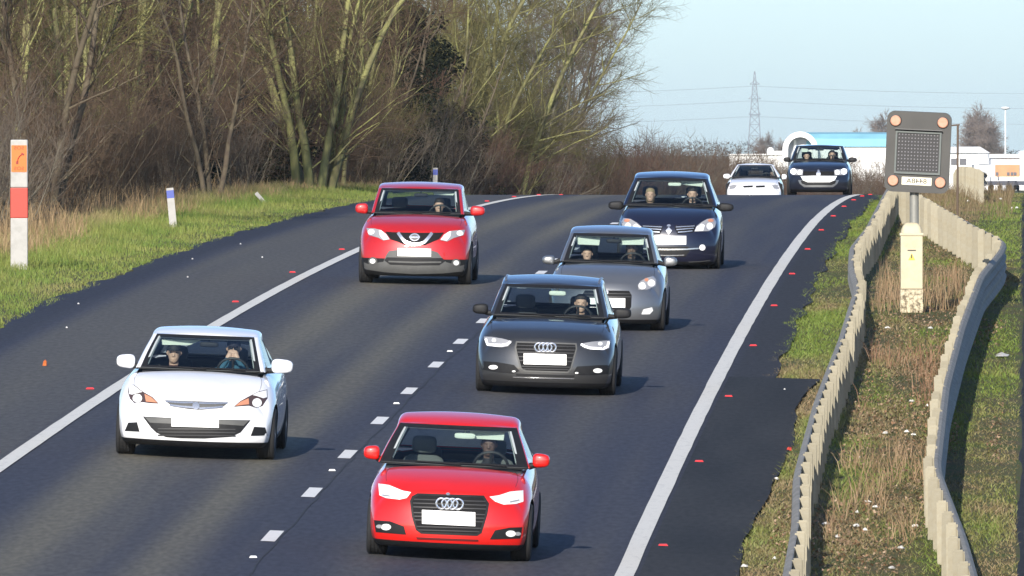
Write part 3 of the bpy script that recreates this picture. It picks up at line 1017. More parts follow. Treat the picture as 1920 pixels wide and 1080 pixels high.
# the trees one can pick out
plant('bare_tree', 'mossy_a', PV(368, at_px(588, 368), -0.1), 1.0, 'clump of slender mossy yellow-green trunks rising above the red car on the verge', rot=0.7)
plant('bare_tree', 'mossy_b', PV(388, at_px(610, 388), -0.1), 1.0, 'mossy tree just behind the clump of slender yellow-green trunks', rot=2.1)
plant('bare_tree', 'brown_a', PV(292, at_px(92, 292), -0.1), 0.95, 'stout greenish trunk at the left edge above the orange telephone marker', rot=1.0)
plant('bare_tree', 'brown_a', PV(330, at_px(396, 330), -0.1), 0.7, 'slim leaning tree above the leaning blue banded marker post', rot=4.0)
plant('bare_tree', 'olive_a', PV(520, at_px(955, 520), -0.1), 1.0, 'yellow-green lichen covered tree right of the dark shaded hollow', rot=0.3)
plant('bare_tree', 'grey_a', PV(570, at_px(1045, 570), -0.1), 1.1, 'tall grey twiggy tree at the right end of the wood against the sky', rot=1.3)
plant('bare_tree', 'grey_a', PV(552, at_px(985, 552), -0.1), 1.05, 'grey twiggy tree second from the right end of the wood', rot=3.3)
for i, (qx, Y, k_, sc) in enumerate(((735, 462, 'shade_ivy_a', 1.1), (790, 488, 'shade_ivy_a', 1.0), (690, 455, 'shade_ivy_b', 1.2), (850, 500, 'shade_ivy_b', 1.2), (330, 352, 'shade_ivy_b', 0.8), (500, 372, 'shade_ivy_b', 0.9), (300, 398, 'shade_ivy_a', 1.2), (770, 500, 'shade_ivy_a', 1.35))):
    plant('shade_evergreen', k_, PV(Y, at_px(qx, Y), -0.1), sc, 'dark ivy covered evergreen standing in for the shaded hollow of the roadside wood', 'dark evergreens put in for the shaded hollow')  # dark foliage put in where the wood is a shaded hollow
for i, (qx, Y, k_, sc) in enumerate(((905, 545, 'brown_b', 1.05), (935, 575, 'grey_a', 1.0), (968, 590, 'brown_b', 1.1), (1000, 585, 'olive_a', 0.95), (1018, 600, 'grey_a', 1.05), (1046, 592, 'brown_b', 1.0), (1062, 610, 'grey_a', 1.05), (880, 520, 'olive_a', 0.9), (1075, 618, 'brown_b', 0.95))):
    plant('bare_tree', k_, PV(Y, at_px(qx, Y), -0.1), sc, 'bare twiggy tree in the far grey end of the roadside wood', 'twiggy trees at the far end of the wood')
for Yj in np.arange(330, 585, 15.0):  # evergreens added behind the front rows as a dark, shade-like backdrop
    plant('shade_evergreen', random.choice(['shade_ivy_a', 'shade_ivy_b']), PV(Yj, -15.5 + random.uniform(-1.2, 1.2), -0.1), random.uniform(0.95, 1.35), 'dark leafy evergreen added behind the bare trees to give shaded gaps', 'evergreens added for dark gaps in the wood')
# the wood in rows
def row(name, kinds, u0, Ya, Yb, step, sc, label, group, cat, jit=0.8, zt=None):
    Y = Ya
    while Y < Yb:
        k_ = random.choice(kinds)
        Yj = Y + random.uniform(-0.4, 0.4) * step
        u = u0 + random.uniform(-jit, jit)
        f = zt(Yj) if zt else 1.0
        plant(name, k_, PV(Yj, u, -0.1), sc * f * random.uniform(0.85, 1.15), label, group, cat)
        Y += step * random.uniform(0.8, 1.2)
row('bare_shrub', ['shrub_a', 'shrub_b', 'shrub_a', 'shrub_d'], -11.4, 262, 420, 6.5, 0.8, 'brown leafless shrub at the front of the dense roadside wood', 'leafless shrubs along the wood edge', 'shrub', 0.6)
row('bare_shrub', ['shrub_a', 'shrub_b', 'shrub_c', 'shrub_d'], -11.4, 420, 590, 6.5, 1.0, 'tall brown leafless shrub at the far end of the wood edge', 'leafless shrubs at the far wood edge', 'shrub', 0.7)
row('bare_tree', ['brown_a', 'mossy_b', 'brown_b', 'mossy_a'], -12.8, 296, 470, 10, 0.95, 'bare brown tree standing just behind the shrubs of the wood edge', 'bare trees of the roadside wood', 'tree', 0.9)
row('bare_tree', ['olive_a', 'grey_a', 'brown_b', 'mossy_b'], -12.8, 475, 575, 10.5, 1.02, 'bare tree in the farther greyer stretch of the roadside wood', 'bare trees at the far end of the wood', 'tree', 0.9)
row('bare_shrub', ['shrub_a', 'shrub_b', 'shrub_b'], -14.5, 325, 560, 8.5, 1.15, 'brown leafless shrub deep inside the roadside wood', 'leafless shrubs inside the wood', 'shrub', 1.0)
row('bare_tree', ['brown_b', 'brown_a', 'olive_a'], -16.5, 360, 530, 11, 1.05, 'bare brown tree in the second rank of the roadside wood', 'bare trees of the second rank', 'tree', 1.2)
row('bare_tree', ['brown_b', 'brown_a'], -21.5, 420, 530, 14, 1.12, 'bare brown tree deep in the roadside wood', 'bare trees deep in the wood', 'tree', 1.6)
row('bare_shrub', ['shrub_a', 'shrub_b'], -19, 385, 530, 12, 1.3, 'brown thicket shrub deep in the roadside wood', 'thicket shrubs deep in the wood', 'shrub', 1.5)
row('hedge_shrub', ['shrub_b', 'shrub_d', 'shrub_a', 'shrub_b'], -10.3, 596, 900, 5.5, 1.0, 'brown hedge shrub beyond the crest, running down to the white sheds', 'hedge shrubs beyond the crest', 'shrub', 0.9,
    zt=lambda Y: float(np.interp(Y, [606, 640, 700, 760, 900], [1.3, 1.15, 1.02, 0.92, 0.85])))
row('hedge_shrub', ['shrub_b', 'shrub_d', 'shrub_a'], -12.8, 620, 800, 7, 1.15, 'taller brown shrub behind the hedge beyond the crest', 'taller shrubs behind the hedge', 'shrub', 1.2,
    zt=lambda Y: float(np.interp(Y, [620, 640, 700, 760, 900], [1.22, 1.1, 0.96, 0.85, 0.8])))

# ------------------------------------------------------------------ far buildings, pylon, lamp mast
YB = 2000.0
SB = F / YB
GB = ZC - 5.4
def bx(x0, x1, y0, y1, Y=YB):
    s = F / Y
    return (x0 - 960) / s, (x1 - 960) / s, ZC - (y1 - HOR) / s, ZC - (y0 - HOR) / s
wallw = mat('render_white', (0.80, 0.80, 0.78), 0.7, var=0.05, vscale=0.3)
roofb = mat('roof_turquoise', (0.20, 0.44, 0.53), 0.6, var=0.10, vscale=0.4)
greyw = mat('cladding_grey', (0.42, 0.44, 0.47), 0.6)
orw = mat('brick_orange', (0.52, 0.26, 0.13), 0.8, var=0.1, vscale=0.6)
dk = mat('window_dark', (0.10, 0.10, 0.11), 0.3)
def blk(mb, x0, x1, y0, y1, depth, Y=YB, dy=0.0, zbase=None):
    a, b_, z0, z1 = bx(x0, x1, y0, y1, Y)
    if zbase is not None:
        z0 = zbase
    return mb.box(((a + b_) / 2, dy + depth / 2, (z0 + z1) / 2), (b_ - a, depth, z1 - z0))
def building(name, label, Y=YB):
    r = empty(name, (0, Y, 0))
    tag(r, label, 'building')
    return r
zg = GB - 0.3
h1 = building('exhibition_hall', 'long white hall with turquoise roof and white arched entrance beyond the crest')
blk(MB(), 1516, 1700, 275, 330, 14, zbase=zg).build('wall', wallw, h1)
b = MB()
a0, a1, z0, z1 = bx(1512, 1704, 248, 275)
prof = [(-0.4, z0), (0.3, z0 + (z1 - z0) * 0.55), (1.6, z0 + (z1 - z0) * 0.88), (4.0, z1), (10, z1), (14.4, z0)]
n_ = len(prof)
b.add([(a0, y_, z_) for y_, z_ in prof] + [(a1, y_, z_) for y_, z_ in prof], [tuple(range(n_))[::-1], tuple(range(n_, 2 * n_))] + [(k_, (k_ + 1) % n_, n_ + (k_ + 1) % n_, n_ + k_) for k_ in range(n_)])
b.build('roof', roofb, h1)
ax, az, ro, ri = (1500 - 960) / SB, ZC - (280 - HOR) / SB, 33 / SB, 23 / SB
def archring(r0, r1, y0, y1, zb):
    n_ = 20
    o_, i_ = [], []
    for k_ in range(n_ + 1):
        t = math.pi * k_ / n_
        o_.append((ax + r1 * math.cos(t), az + r1 * math.sin(t)))
        i_.append((ax + r0 * math.cos(t), az + r0 * math.sin(t)))
    o_ = [(ax + r1, zb)] + o_ + [(ax - r1, zb)]
    i_ = [(ax + r0, zb)] + i_ + [(ax - r0, zb)]
    m_ = len(o_)
    vs = [(x, y0, z) for x, z in o_] + [(x, y0, z) for x, z in i_] + [(x, y1, z) for x, z in o_] + [(x, y1, z) for x, z in i_]
    fs = []
    for k_ in range(m_ - 1):
        fs += [(k_, m_ + k_, m_ + k_ + 1, k_ + 1), (2 * m_ + k_, 2 * m_ + k_ + 1, 3 * m_ + k_ + 1, 3 * m_ + k_), (k_, k_ + 1, 2 * m_ + k_ + 1, 2 * m_ + k_), (m_ + k_, 3 * m_ + k_, 3 * m_ + k_ + 1, m_ + k_ + 1)]
    return vs, fs
MB().add(*archring(ri, ro, -2.2, 0.4, zg)).build('entrance_arch', wallw, h1, smooth=True)
b = MB()
pts_ = [(ax + ri * 1.02 * math.cos(math.pi * k_ / 16), az + ri * 1.02 * math.sin(math.pi * k_ / 16)) for k_ in range(17)] + [(ax - ri * 1.02, zg), (ax + ri * 1.02, zg)]
b.add(*prism(pts_, 0.1, 0.3)); b.build('entrance_screen', greyw, h1)
blk(MB(), 1488, 1493, 262, 330, 0.3, dy=-0.35, zbase=zg).build('mullion', wallw, h1)
h2 = building('low_shed', 'long low white shed left of the white arch, beyond the hedge')
blk(MB(), 1368, 1478, 291, 307, 8, dy=2, zbase=zg).build('wall', wallw, h2)
a0, a1, z0, z1 = bx(1366, 1480, 288.5, 291)
MB().box(((a0 + a1) / 2, 6, (z0 + z1) / 2), (a1 - a0, 8.6, z1 - z0)).build('roof', wallw, h2)
blk(MB(), 1452, 1478, 283, 289, 5, dy=3).build('plant_room', wallw, h2)
MB().lathe([(0.45, 0), (0.52, 0.5), (0.42, 0.95), (0.15, 1.15)], 'z', 12, ((1446 - 960) / SB, 5, ZC - (292 - HOR) / SB)).build('vent_dome', wallw, h2, smooth=True)
h3 = building('white_house', 'white building with hipped pale roof right of the message signal')
blk(MB(), 1770, 1855, 287, 331, 10, zbase=zg).build('wall', wallw, h3)
b = MB()
a0, a1, z0, z1 = bx(1768, 1857, 275, 287)
b.add([(a0, -0.4, z0), (a1, -0.4, z0), (a1, 10.4, z0), (a0, 10.4, z0), (a0 + 1.0, 3, z1), (a1 - 1.3, 3, z1), (a1 - 1.3, 7, z1), (a0 + 1.0, 7, z1)], [(0, 1, 5, 4), (1, 2, 6, 5), (2, 3, 7, 6), (3, 0, 4, 7), (4, 5, 6, 7), (3, 2, 1, 0)])
b.build('roof', wallw, h3)
for x0, x1 in ((1783, 1797), (1799, 1812)):
    blk(MB(), x0, x1, 297, 309, 0.25, dy=-0.12).build('window', dk, h3)
blk(MB(), 1835, 1853, 288, 308, 0.3, dy=-0.2).build('stair_panel', greyw, h3)
h4 = building('orange_block', 'low grey and orange block with flat white roof at the right edge', YB - 14)
blk(MB(), 1826, 1866, 309, 331, 9, YB - 14, zbase=zg).build('grey_wall', greyw, h4)
blk(MB(), 1866, 1911, 309, 331, 9, YB - 14, dy=-0.05, zbase=zg).build('orange_wall', orw, h4)
for x0 in (1867, 1888, 1895, 1901):
    blk(MB(), x0, x0 + 5, 323, 329, 0.2, YB - 14, dy=-0.14).build('window', dk, h4)
for x0 in (1830, 1838, 1846):
    blk(MB(), x0, x0 + 6, 325, 330, 0.2, YB - 14, dy=-0.1).build('window', dk, h4)
blk(MB(), 1858, 1912, 296, 309, 7, YB - 14, dy=1.2).build('upper_wall', greyw, h4)
blk(MB(), 1856, 1914, 289, 296, 8, YB - 14, dy=0.8).build('roof', wallw, h4)
blk(MB(), 1912, 1945, 283, 331, 8, YB - 14, dy=-0.4, zbase=zg).build('tower', wallw, h4)
h5 = building('forecourt_wall', 'low white wall in front of the orange block', YB - 26)
blk(MB(), 1806, 1960, 331.5, 346, 0.6, YB - 26, zbase=zg - 0.2).build('wall', wallw, h5)
blk(MB(), 1850, 1856, 323, 347, 0.8, YB - 26, dy=-0.9, zbase=zg - 0.2).build('pillar', wallw, h5)
blk(MB(), 1870, 1871.5, 327, 347, 0.2, YB - 26, dy=-0.7, zbase=zg - 0.2).build('pole', dk, h5)
# parked cars far away
carw = [mat('far_white', (0.75, 0.75, 0.75), 0.3, coat=0.5), mat('far_dark', (0.04, 0.045, 0.06), 0.3, coat=0.5), mat('far_silver', (0.4, 0.41, 0.43), 0.3, coat=0.5)]
def far_car(qx, m, label):
    Y = 1905.0
    r = empty('parked_car', ((qx - 960) / F * Y, Y, float(ground_z(np.array(Y), np.array(5.0)))))
    tag(r, label, 'car', 'cars parked in front of the far buildings')
    b = MB()
    side = [(-0.85, 0.25), (0.85, 0.25), (0.87, 0.7), (0.78, 0.86), (-0.78, 0.86), (-0.87, 0.7)]
    b.add(*prism(side, 0, 4.2)); b.build('body', m, r)
    c_ = MB(); c_.add([(-0.74, 1.0, 0.86), (0.74, 1.0, 0.86), (0.74, 3.9, 0.86), (-0.74, 3.9, 0.86), (-0.58, 1.8, 1.4), (0.58, 1.8, 1.4), (0.58, 3.4, 1.4), (-0.58, 3.4, 1.4)], [(0, 1, 5, 4), (1, 2, 6, 5), (2, 3, 7, 6), (3, 0, 4, 7), (4, 5, 6, 7)])
    c_.build('cabin', dk, r)
    MB().box((0, 2.6, 1.42), (1.16, 1.6, 0.05)).build('roof', m, r)
    for sx in (-0.75, 0.75):
        for yy in (0.8, 3.3):
            MB().lathe([(0.3, -0.1), (0.3, 0.1)], 'x', 12, (sx, yy, 0.3)).build('wheel', dk, r)
for i, (qx, k_, lb) in enumerate(((1851, 0, 'far white parked car just right of the white pillar'), (1866, 0, 'far white parked car left of the dark ones below the orange block'), (1884, 2, 'far silver parked car below the orange block'), (1899, 1, 'far dark parked car below the lamp mast'), (1913, 0, 'far white parked car at the right edge of the picture'))):
    far_car(qx, carw[k_], lb)
# lamp mast
lm = empty('lamp_mast', ((1899 - 960) / SB, YB + 30, GB))
tag(lm, 'tall white lamp mast with a flat round head at the right edge', 'lamp mast')
hl = ZC - (203 - HOR) / SB - GB
mw = mat('mast_white', (0.75, 0.76, 0.77), 0.5)
MB().tube([(0, 0, -0.3), (0, 0, hl)], [0.13, 0.09], 10).build('pole', mw, lm, smooth=True)
MB().lathe([(0.12, hl - 0.12), (0.55, hl), (0.62, hl + 0.1), (0.5, hl + 0.26), (0.1, hl + 0.32)], 'z', 20).build('lamp_head', mw, lm, smooth=True)
# electricity pylon and its lines
YP = 6000.0
SP = F / YP
xp, zp0 = (1415 - 960) / SP, ZC - 5.6
Hp = ZC + (HOR - 134) / SP - zp0
py = empty('electricity_pylon', (xp, YP, zp0))
tag(py, 'grey lattice electricity pylon on the horizon', 'pylon')
pm = mat('pylon_steel_hazed', (0.20, 0.22, 0.25), 0.7)  # steel colour shifted grey-blue to add some distance haze
def wd(z):
    return float(np.interp(z / Hp, [0, 0.55, 0.8, 1.0], [3.0, 1.65, 0.9, 0.12]))
levels = [0, 0.16, 0.30, 0.42, 0.52, 0.60, 0.68, 0.75, 0.81, 0.87, 0.94, 1.0]
for sx, sy in ((-1, -1), (1, -1), (1, 1), (-1, 1)):
    MB().tube([(sx * wd(Hp * l_), sy * wd(Hp * l_), Hp * l_) for l_ in levels], 0.16, 5).build('leg', pm, py)
b = MB()
for i in range(len(levels) - 1):
    za, zb = Hp * levels[i], Hp * levels[i + 1]
    wa, wb_ = wd(za), wd(zb)
    for q in range(4):
        ca = [(-1, -1), (1, -1), (1, 1), (-1, 1)]
        s0, s1 = ca[q], ca[(q + 1) % 4]
        b.tube([(s0[0] * wa, s0[1] * wa, za), (s1[0] * wb_, s1[1] * wb_, zb)], 0.08, 4)
        b.tube([(s1[0] * wa, s1[1] * wa, za), (s0[0] * wb_, s0[1] * wb_, zb)], 0.08, 4)
        b.tube([(s0[0] * wb_, s0[1] * wb_, zb), (s1[0] * wb_, s1[1] * wb_, zb)], 0.09, 4)
b.build('bracing', pm, py)
arms = []
for l_, w_ in ((0.86, 1.9), (0.70, 2.5), (0.53, 2.3)):
    z_ = Hp * l_
    b = MB()
    b.tube([(-wd(z_), 0, z_), (wd(z_), 0, z_)], 0.13, 4)
    for sx in (-1, 1):
        b.tube([(sx * wd(z_), 0, z_), (sx * w_, 0, z_ + 0.1)], 0.13, 4)
        b.tube([(sx * wd(z_ + 1.2), 0, z_ + 1.2), (sx * w_, 0, z_ + 0.1)], 0.1, 4)
        arms.append((sx * w_, z_ + 0.1))
    b.build('cross_arm', pm, py)
for i, (dx, dz) in enumerate(arms):
    pts_ = []
    for k_ in range(25):
        t = -1 + 2 * k_ / 24
        pts_.append((xp + dx + t * 160, YP - t * 120, zp0 + dz - 0.8 + 6.0 * (abs(t) * (abs(t) - 1)) - 3.0 * abs(t)))
    o = MB().tube(pts_, 0.032, 4).build('power_line', pm)
    tag(o, 'thin overhead power line hung from the lattice pylon', 'power line', 'overhead lines of the pylon')
# far trees and horizon hedges
for i, (qx, Y, k_, sc, lb) in enumerate(((1812, 2350, 'far_a', 0.95, 'far brown bare tree above the hipped white roof, left of its pair'), (1840, 2360, 'far_b', 1.05, 'far brown bare tree above the hipped white roof, in the middle'),
        (1868, 2340, 'far_a', 0.92, 'far brown bare tree left of the lamp mast'), (1826, 2390, 'far_a', 1.1, 'far grey bare tree behind the pair above the hipped roof'), (1855, 2400, 'far_b', 1.0, 'far grey bare tree behind the others left of the lamp mast'),
        (1612, 2360, 'far_a', 0.85, 'far bare tree above the left part of the turquoise roof'), (1640, 2350, 'far_b', 0.95, 'far bare tree above the turquoise roof beside the message signal'), (1660, 2380, 'far_a', 1.0, 'far bare tree partly behind the message signal'),
        (1447, 2600, 'far_a', 0.72, 'far small bare tree left of the white arch'), (1462, 2620, 'far_b', 0.70, 'far small bare tree against the white arch'), (1432, 2650, 'far_a', 0.6, 'far small bare tree right of the pylon foot'))):
    plant('far_tree', k_, ((qx - 960) / F * Y, Y, GB), sc, lb, 'bare trees on the horizon')
hb = []
gx = np.random.default_rng(5)
n = 60000
hx = gx.uniform(-420, 620, n)
hy = gx.uniform(4200, 4500, n)
htop = 4.2 + 2.8 * vnoise(hx, hx * 0, 30.0, 91) + 1.6 * vnoise(hx, hx * 0, 7.0, 92)
hz_ = GB - 0.3 + gx.random(n) * htop
s = gx.uniform(0.15, 0.4, n)
p = np.stack([hx, hy, hz_], -1)
e = gx.normal(0, 1, (n, 3, 3)) * s[:, None, None]
v = (p[:, None, :] + e).reshape(-1, 3)
o = mk('far_hedge', v, np.arange(n * 3).reshape(-1, 3), mat('far_foliage', (0.10, 0.105, 0.10), 0.9))
tag(o, 'dark line of far hedges and woods on the horizon', 'hedge', kind='stuff')

# ------------------------------------------------------------------ haze: thin even air round everything
b = MB()
b.box((0, 5980, 20), (4980, 12020, 58))
hz = b.build('haze', [])
hm = bpy.data.materials.new('haze_air')
hm.use_nodes = True
hn = hm.node_tree.nodes
hn.remove(hn['Principled BSDF'])
pv = hn.new('ShaderNodeVolumePrincipled')
pv.inputs['Color'].default_value = (0.72, 0.86, 1.0, 1)
pv.inputs['Density'].default_value = 0.00003
pv.inputs['Anisotropy'].default_value = 0.0
hm.node_tree.links.new(pv.outputs[0], hn['Material Output'].inputs['Volume'])
hz.data.materials.append(hm)
tag(hz, 'thin pale winter haze in the distance', 'haze', kind='stuff')
# ------------------------------------------------------------------ people (seated)
def evaluated(me, setup):
    t = bpy.data.objects.new('tmp', me)
    COL.objects.link(t)
    extra = setup(t) or []
    dg = bpy.context.evaluated_depsgraph_get()
    out = bpy.data.meshes.new_from_object(t.evaluated_get(dg))
    bpy.data.objects.remove(t)
    for e in extra:
        bpy.data.objects.remove(e)
    return out
def loft(mb, rings, n=16):
    vs = []
    for (cx, cy, cz), rx, ry in rings:
        for k_ in range(n):
            t = 2 * math.pi * k_ / n
            vs.append((cx + rx * math.cos(t), cy + ry * math.sin(t), cz))
    m_ = len(rings)
    fs = [(i * n + k_, i * n + (k_ + 1) % n, (i + 1) * n + (k_ + 1) % n, (i + 1) * n + k_) for i in range(m_ - 1) for k_ in range(n)]
    fs += [tuple(range(n))[::-1], tuple((m_ - 1) * n + k_ for k_ in range(n))]
    mb.add(vs, fs)
HEADC = (0.0, 0.045, 0.785)
def person_mesh(pose):
    mb = MB()
    bones = []
    loft(mb, [((0, 0.0, -0.02), 0.15, 0.11), ((0, 0.0, 0.05), 0.175, 0.125), ((0, 0.03, 0.2), 0.16, 0.115), ((0, 0.06, 0.36), 0.18, 0.12), ((0, 0.075, 0.47), 0.205, 0.115), ((0, 0.08, 0.535), 0.18, 0.09), ((0, 0.08, 0.575), 0.085, 0.068), ((0, 0.072, 0.62), 0.06, 0.06), ((0, 0.06, 0.72), 0.056, 0.06)])
    bones += [((0, 0.03, 0.0), (0, 0.08, 0.52), 0.15, 1), ((0, 0.075, 0.62), (0, 0.05, 0.72), 0.06, 0)]
    # head: skull, jaw, nose, ears, brow
    hx, hy, hz_ = HEADC
    loft(mb, [((hx, hy - 0.035, hz_ - 0.118), 0.030, 0.035), ((hx, hy - 0.03, hz_ - 0.095), 0.050, 0.062), ((hx, hy - 0.015, hz_ - 0.055), 0.064, 0.083), ((hx, hy, hz_), 0.074, 0.097), ((hx, hy + 0.004, hz_ + 0.05), 0.076, 0.099), ((hx, hy + 0.006, hz_ + 0.09), 0.062, 0.082), ((hx, hy + 0.006, hz_ + 0.115), 0.032, 0.045)], 20)
    mb.tube([(0, hy - 0.088, hz_ + 0.02), (0, hy - 0.112, hz_ - 0.028), (0, hy - 0.085, hz_ - 0.042)], [0.010, 0.016, 0.012], 8)
    mb.tube([(-0.045, hy - 0.086, hz_ + 0.028), (0, hy - 0.098, hz_ + 0.030), (0.045, hy - 0.086, hz_ + 0.028)], 0.009, 6)
    mb.tube([(-0.024, hy - 0.088, hz_ - 0.066), (0, hy - 0.096, hz_ - 0.065), (0.024, hy - 0.088, hz_ - 0.066)], 0.0095, 6)
    for s_ in (-1, 1):
        mb.tube([(s_ * 0.076, hy + 0.005, hz_ + 0.022), (s_ * 0.085, hy + 0.016, hz_), (s_ * 0.074, hy + 0.008, hz_ - 0.028)], [0.012, 0.015, 0.009], 6)
    bones += [((0, hy, hz_ - 0.09), (0, hy, hz_ + 0.08), 0.08, 0)]
    for s_ in (-1, 1):
        sh = (s_ * 0.185, 0.075, 0.505)
        if pose == 'driver':
            el, wr, tip = (s_ * 0.275, -0.10, 0.31), (s_ * 0.185, -0.33, 0.40), (s_ * 0.165, -0.42, 0.44)
        elif pose == 'face':
            el, wr, tip = (s_ * 0.235, -0.17, 0.40), (s_ * 0.065, -0.17, 0.665), (s_ * 0.02, -0.14, 0.755)
        else:
            el, wr, tip = (s_ * 0.25, 0.0, 0.24), (s_ * 0.13, -0.22, 0.19), (s_ * 0.07, -0.31, 0.19)
        mb.tube([(s_ * 0.12, 0.075, 0.50), sh, el, wr], [0.06, 0.062, 0.046, 0.030], 12)
        d = Vector(tip) - Vector(wr)
        d.normalize()
        side = d.cross(Vector((0, -1, 0.3))).normalized()
        up_ = side.cross(d).normalized()
        W_ = Vector(wr)
        mb.tube([W_ - d * 0.02, W_ + d * 0.03, W_ + d * 0.085], [0.028, 0.036, 0.034], 10)
        for fi, (off, ln_) in enumerate(((-0.028, 0.066), (-0.010, 0.078), (0.009, 0.072), (0.026, 0.056))):
            b0 = W_ + d * 0.08 + side * off
            mb.tube([b0, b0 + d * ln_ * 0.5 - up_ * 0.008, b0 + d * ln_ * 0.85 - up_ * 0.030], [0.0105, 0.0100, 0.0085], 8)
        t0 = W_ + d * 0.03 - side * 0.030 * s_
        mb.tube([t0, t0 + d * 0.03 - side * 0.022 * s_, t0 + d * 0.062 - side * 0.026 * s_ - up_ * 0.012], [0.014, 0.0125, 0.010], 8)
        bones += [(sh, el, 0.055, 1), (el, tuple(W_ - d * 0.01), 0.04, 1), (tuple(W_ + d * 0.02), tuple(W_ + d * 0.16), 0.035, 0)]
        kn, an, to = (s_ * 0.14, -0.45, 0.21), (s_ * 0.13, -0.68, -0.05), (s_ * 0.14, -0.86, -0.04)
        mb.tube([(s_ * 0.09, 0.0, 0.05), (s_ * 0.11, -0.2, 0.09), kn, (s_ * 0.135, -0.57, 0.08), an], [0.095, 0.09, 0.064, 0.058, 0.042], 12)
        mb.tube([an, Vector(an) + Vector((0, -0.06, -0.03)), to], [0.045, 0.045, 0.034], 10)
        bones += [((s_ * 0.1, 0, 0.05), kn, 0.085, 2), (kn, an, 0.055, 2), (an, to, 0.045, 2)]
    base = meshdata('body', mb.v, mb.f, [])
    def setup(t):
        r = t.modifiers.new('r', 'REMESH')
        r.mode = 'VOXEL'
        r.voxel_size = 0.0085
        s = t.modifiers.new('s', 'SMOOTH')
        s.factor = 0.5
        s.iterations = 3
    me = evaluated(base, setup)
    cen = np.zeros(len(me.polygons) * 3, dtype=np.float32)
    me.polygons.foreach_get('center', cen)
    cen = cen.reshape(-1, 3)
    best = np.full(len(cen), 1e9)
    idx = np.zeros(len(cen), dtype=np.int32)
    for a, b, r, t_ in bones:
        a, b = np.array(a), np.array(b)
        ab = b - a
        h_ = np.clip(((cen - a) @ ab) / (ab @ ab), 0, 1)
        dd = np.linalg.norm(cen - a - h_[:, None] * ab, axis=1) - r
        w_ = dd < best
        best[w_] = dd[w_]
        idx[w_] = t_
    ph = mat('skin', (0.52, 0.33, 0.25), 0.55)
    for m_ in (ph, mat('cloth_top', (0.05, 0.05, 0.06), 0.85), mat('trousers', (0.03, 0.035, 0.05), 0.85)):
        me.materials.append(m_)
    me.polygons.foreach_set('material_index', idx)
    me.polygons.foreach_set('use_smooth', np.ones(len(me.polygons), dtype=bool))
    return me
PERSON = {k_: person_mesh(k_) for k_ in ('driver', 'passenger', 'face')}
def hair_mesh(kind_):
    hx, hy, hz_ = HEADC
    mb = MB()
    if kind_ == 'cap':
        loft(mb, [((0, hy + 0.006, hz_ + 0.035), 0.083, 0.108), ((0, hy + 0.006, hz_ + 0.06), 0.085, 0.110), ((0, hy + 0.008, hz_ + 0.10), 0.074, 0.094), ((0, hy + 0.008, hz_ + 0.130), 0.040, 0.055)], 18)
        mb.box((0, hy - 0.125, hz_ + 0.042), (0.13, 0.075, 0.012))
    else:
        low = {'short': 0.0, 'long': -0.13, 'bald': 0.06}[kind_]
        loft(mb, [((0, hy + 0.030, hz_ + low), 0.080, 0.078), ((0, hy + 0.028, hz_ + 0.02), 0.086, 0.085), ((0, hy + 0.015, hz_ + 0.065), 0.086, 0.108), ((0, hy + 0.008, hz_ + 0.105), 0.070, 0.092), ((0, hy + 0.008, hz_ + 0.130), 0.036, 0.05)], 18)
    return meshdata('hair', mb.v, mb.f, [], smooth=True)
HAIR = {k_: hair_mesh(k_) for k_ in ('cap', 'short', 'long')}
def person(M, hip, pose, label, top=(0.04, 0.045, 0.06), hair='short', hcol=(0.02, 0.015, 0.012), shades=False, sc=1.0, skin=None):
    r = bpy.data.objects.new('person', None)
    COL.objects.link(r)
    r.matrix_world = M @ Matrix.Translation(hip) @ Matrix.Scale(sc, 4)
    tag(r, label, 'person')
    b = obj('body', PERSON[pose], r)
    ms = [mat('skin_%.2f' % (skin[0] if skin else 0.52), skin or (0.52, 0.33, 0.25), 0.55), mat('top_%d%d%d' % tuple(int(c_ * 999) for c_ in top), top, 0.85), mat('trousers', (0.03, 0.035, 0.05), 0.85)]
    for i_, m_ in enumerate(ms):
        b.material_slots[i_].link = 'OBJECT'
        b.material_slots[i_].material = m_
    hm_ = bpy.data.objects.new('hat' if hair == 'cap' else 'hair', HAIR[hair].copy())
    link(hm_, r)
    hm_.data.materials.append(mat('hair_%d%d%d' % tuple(int(c_ * 999) for c_ in hcol), hcol, 0.7))
    hx, hy, hz_ = HEADC
    if shades:
        g_ = MB()
        for s_ in (-1, 1):
            g_.box((s_ * 0.034, hy - 0.108, hz_ + 0.012), (0.056, 0.014, 0.040))
        g_.box((0, hy - 0.108, hz_ + 0.024), (0.13, 0.010, 0.010))
        g_.build('sunglasses', mat('shades_black', (0.008, 0.008, 0.01), 0.15), r, bevel=0.003)
    else:
        for s_ in (-1, 1):
            MB().lathe([(0.001, -0.008), (0.006, -0.005), (0.0075, 0), (0.006, 0.005)], 'y', 10, (s_ * 0.031, hy - 0.086, hz_ + 0.012)).build('eye', mat('eye_dark', (0.06, 0.045, 0.04), 0.3), r, smooth=True)
    return r

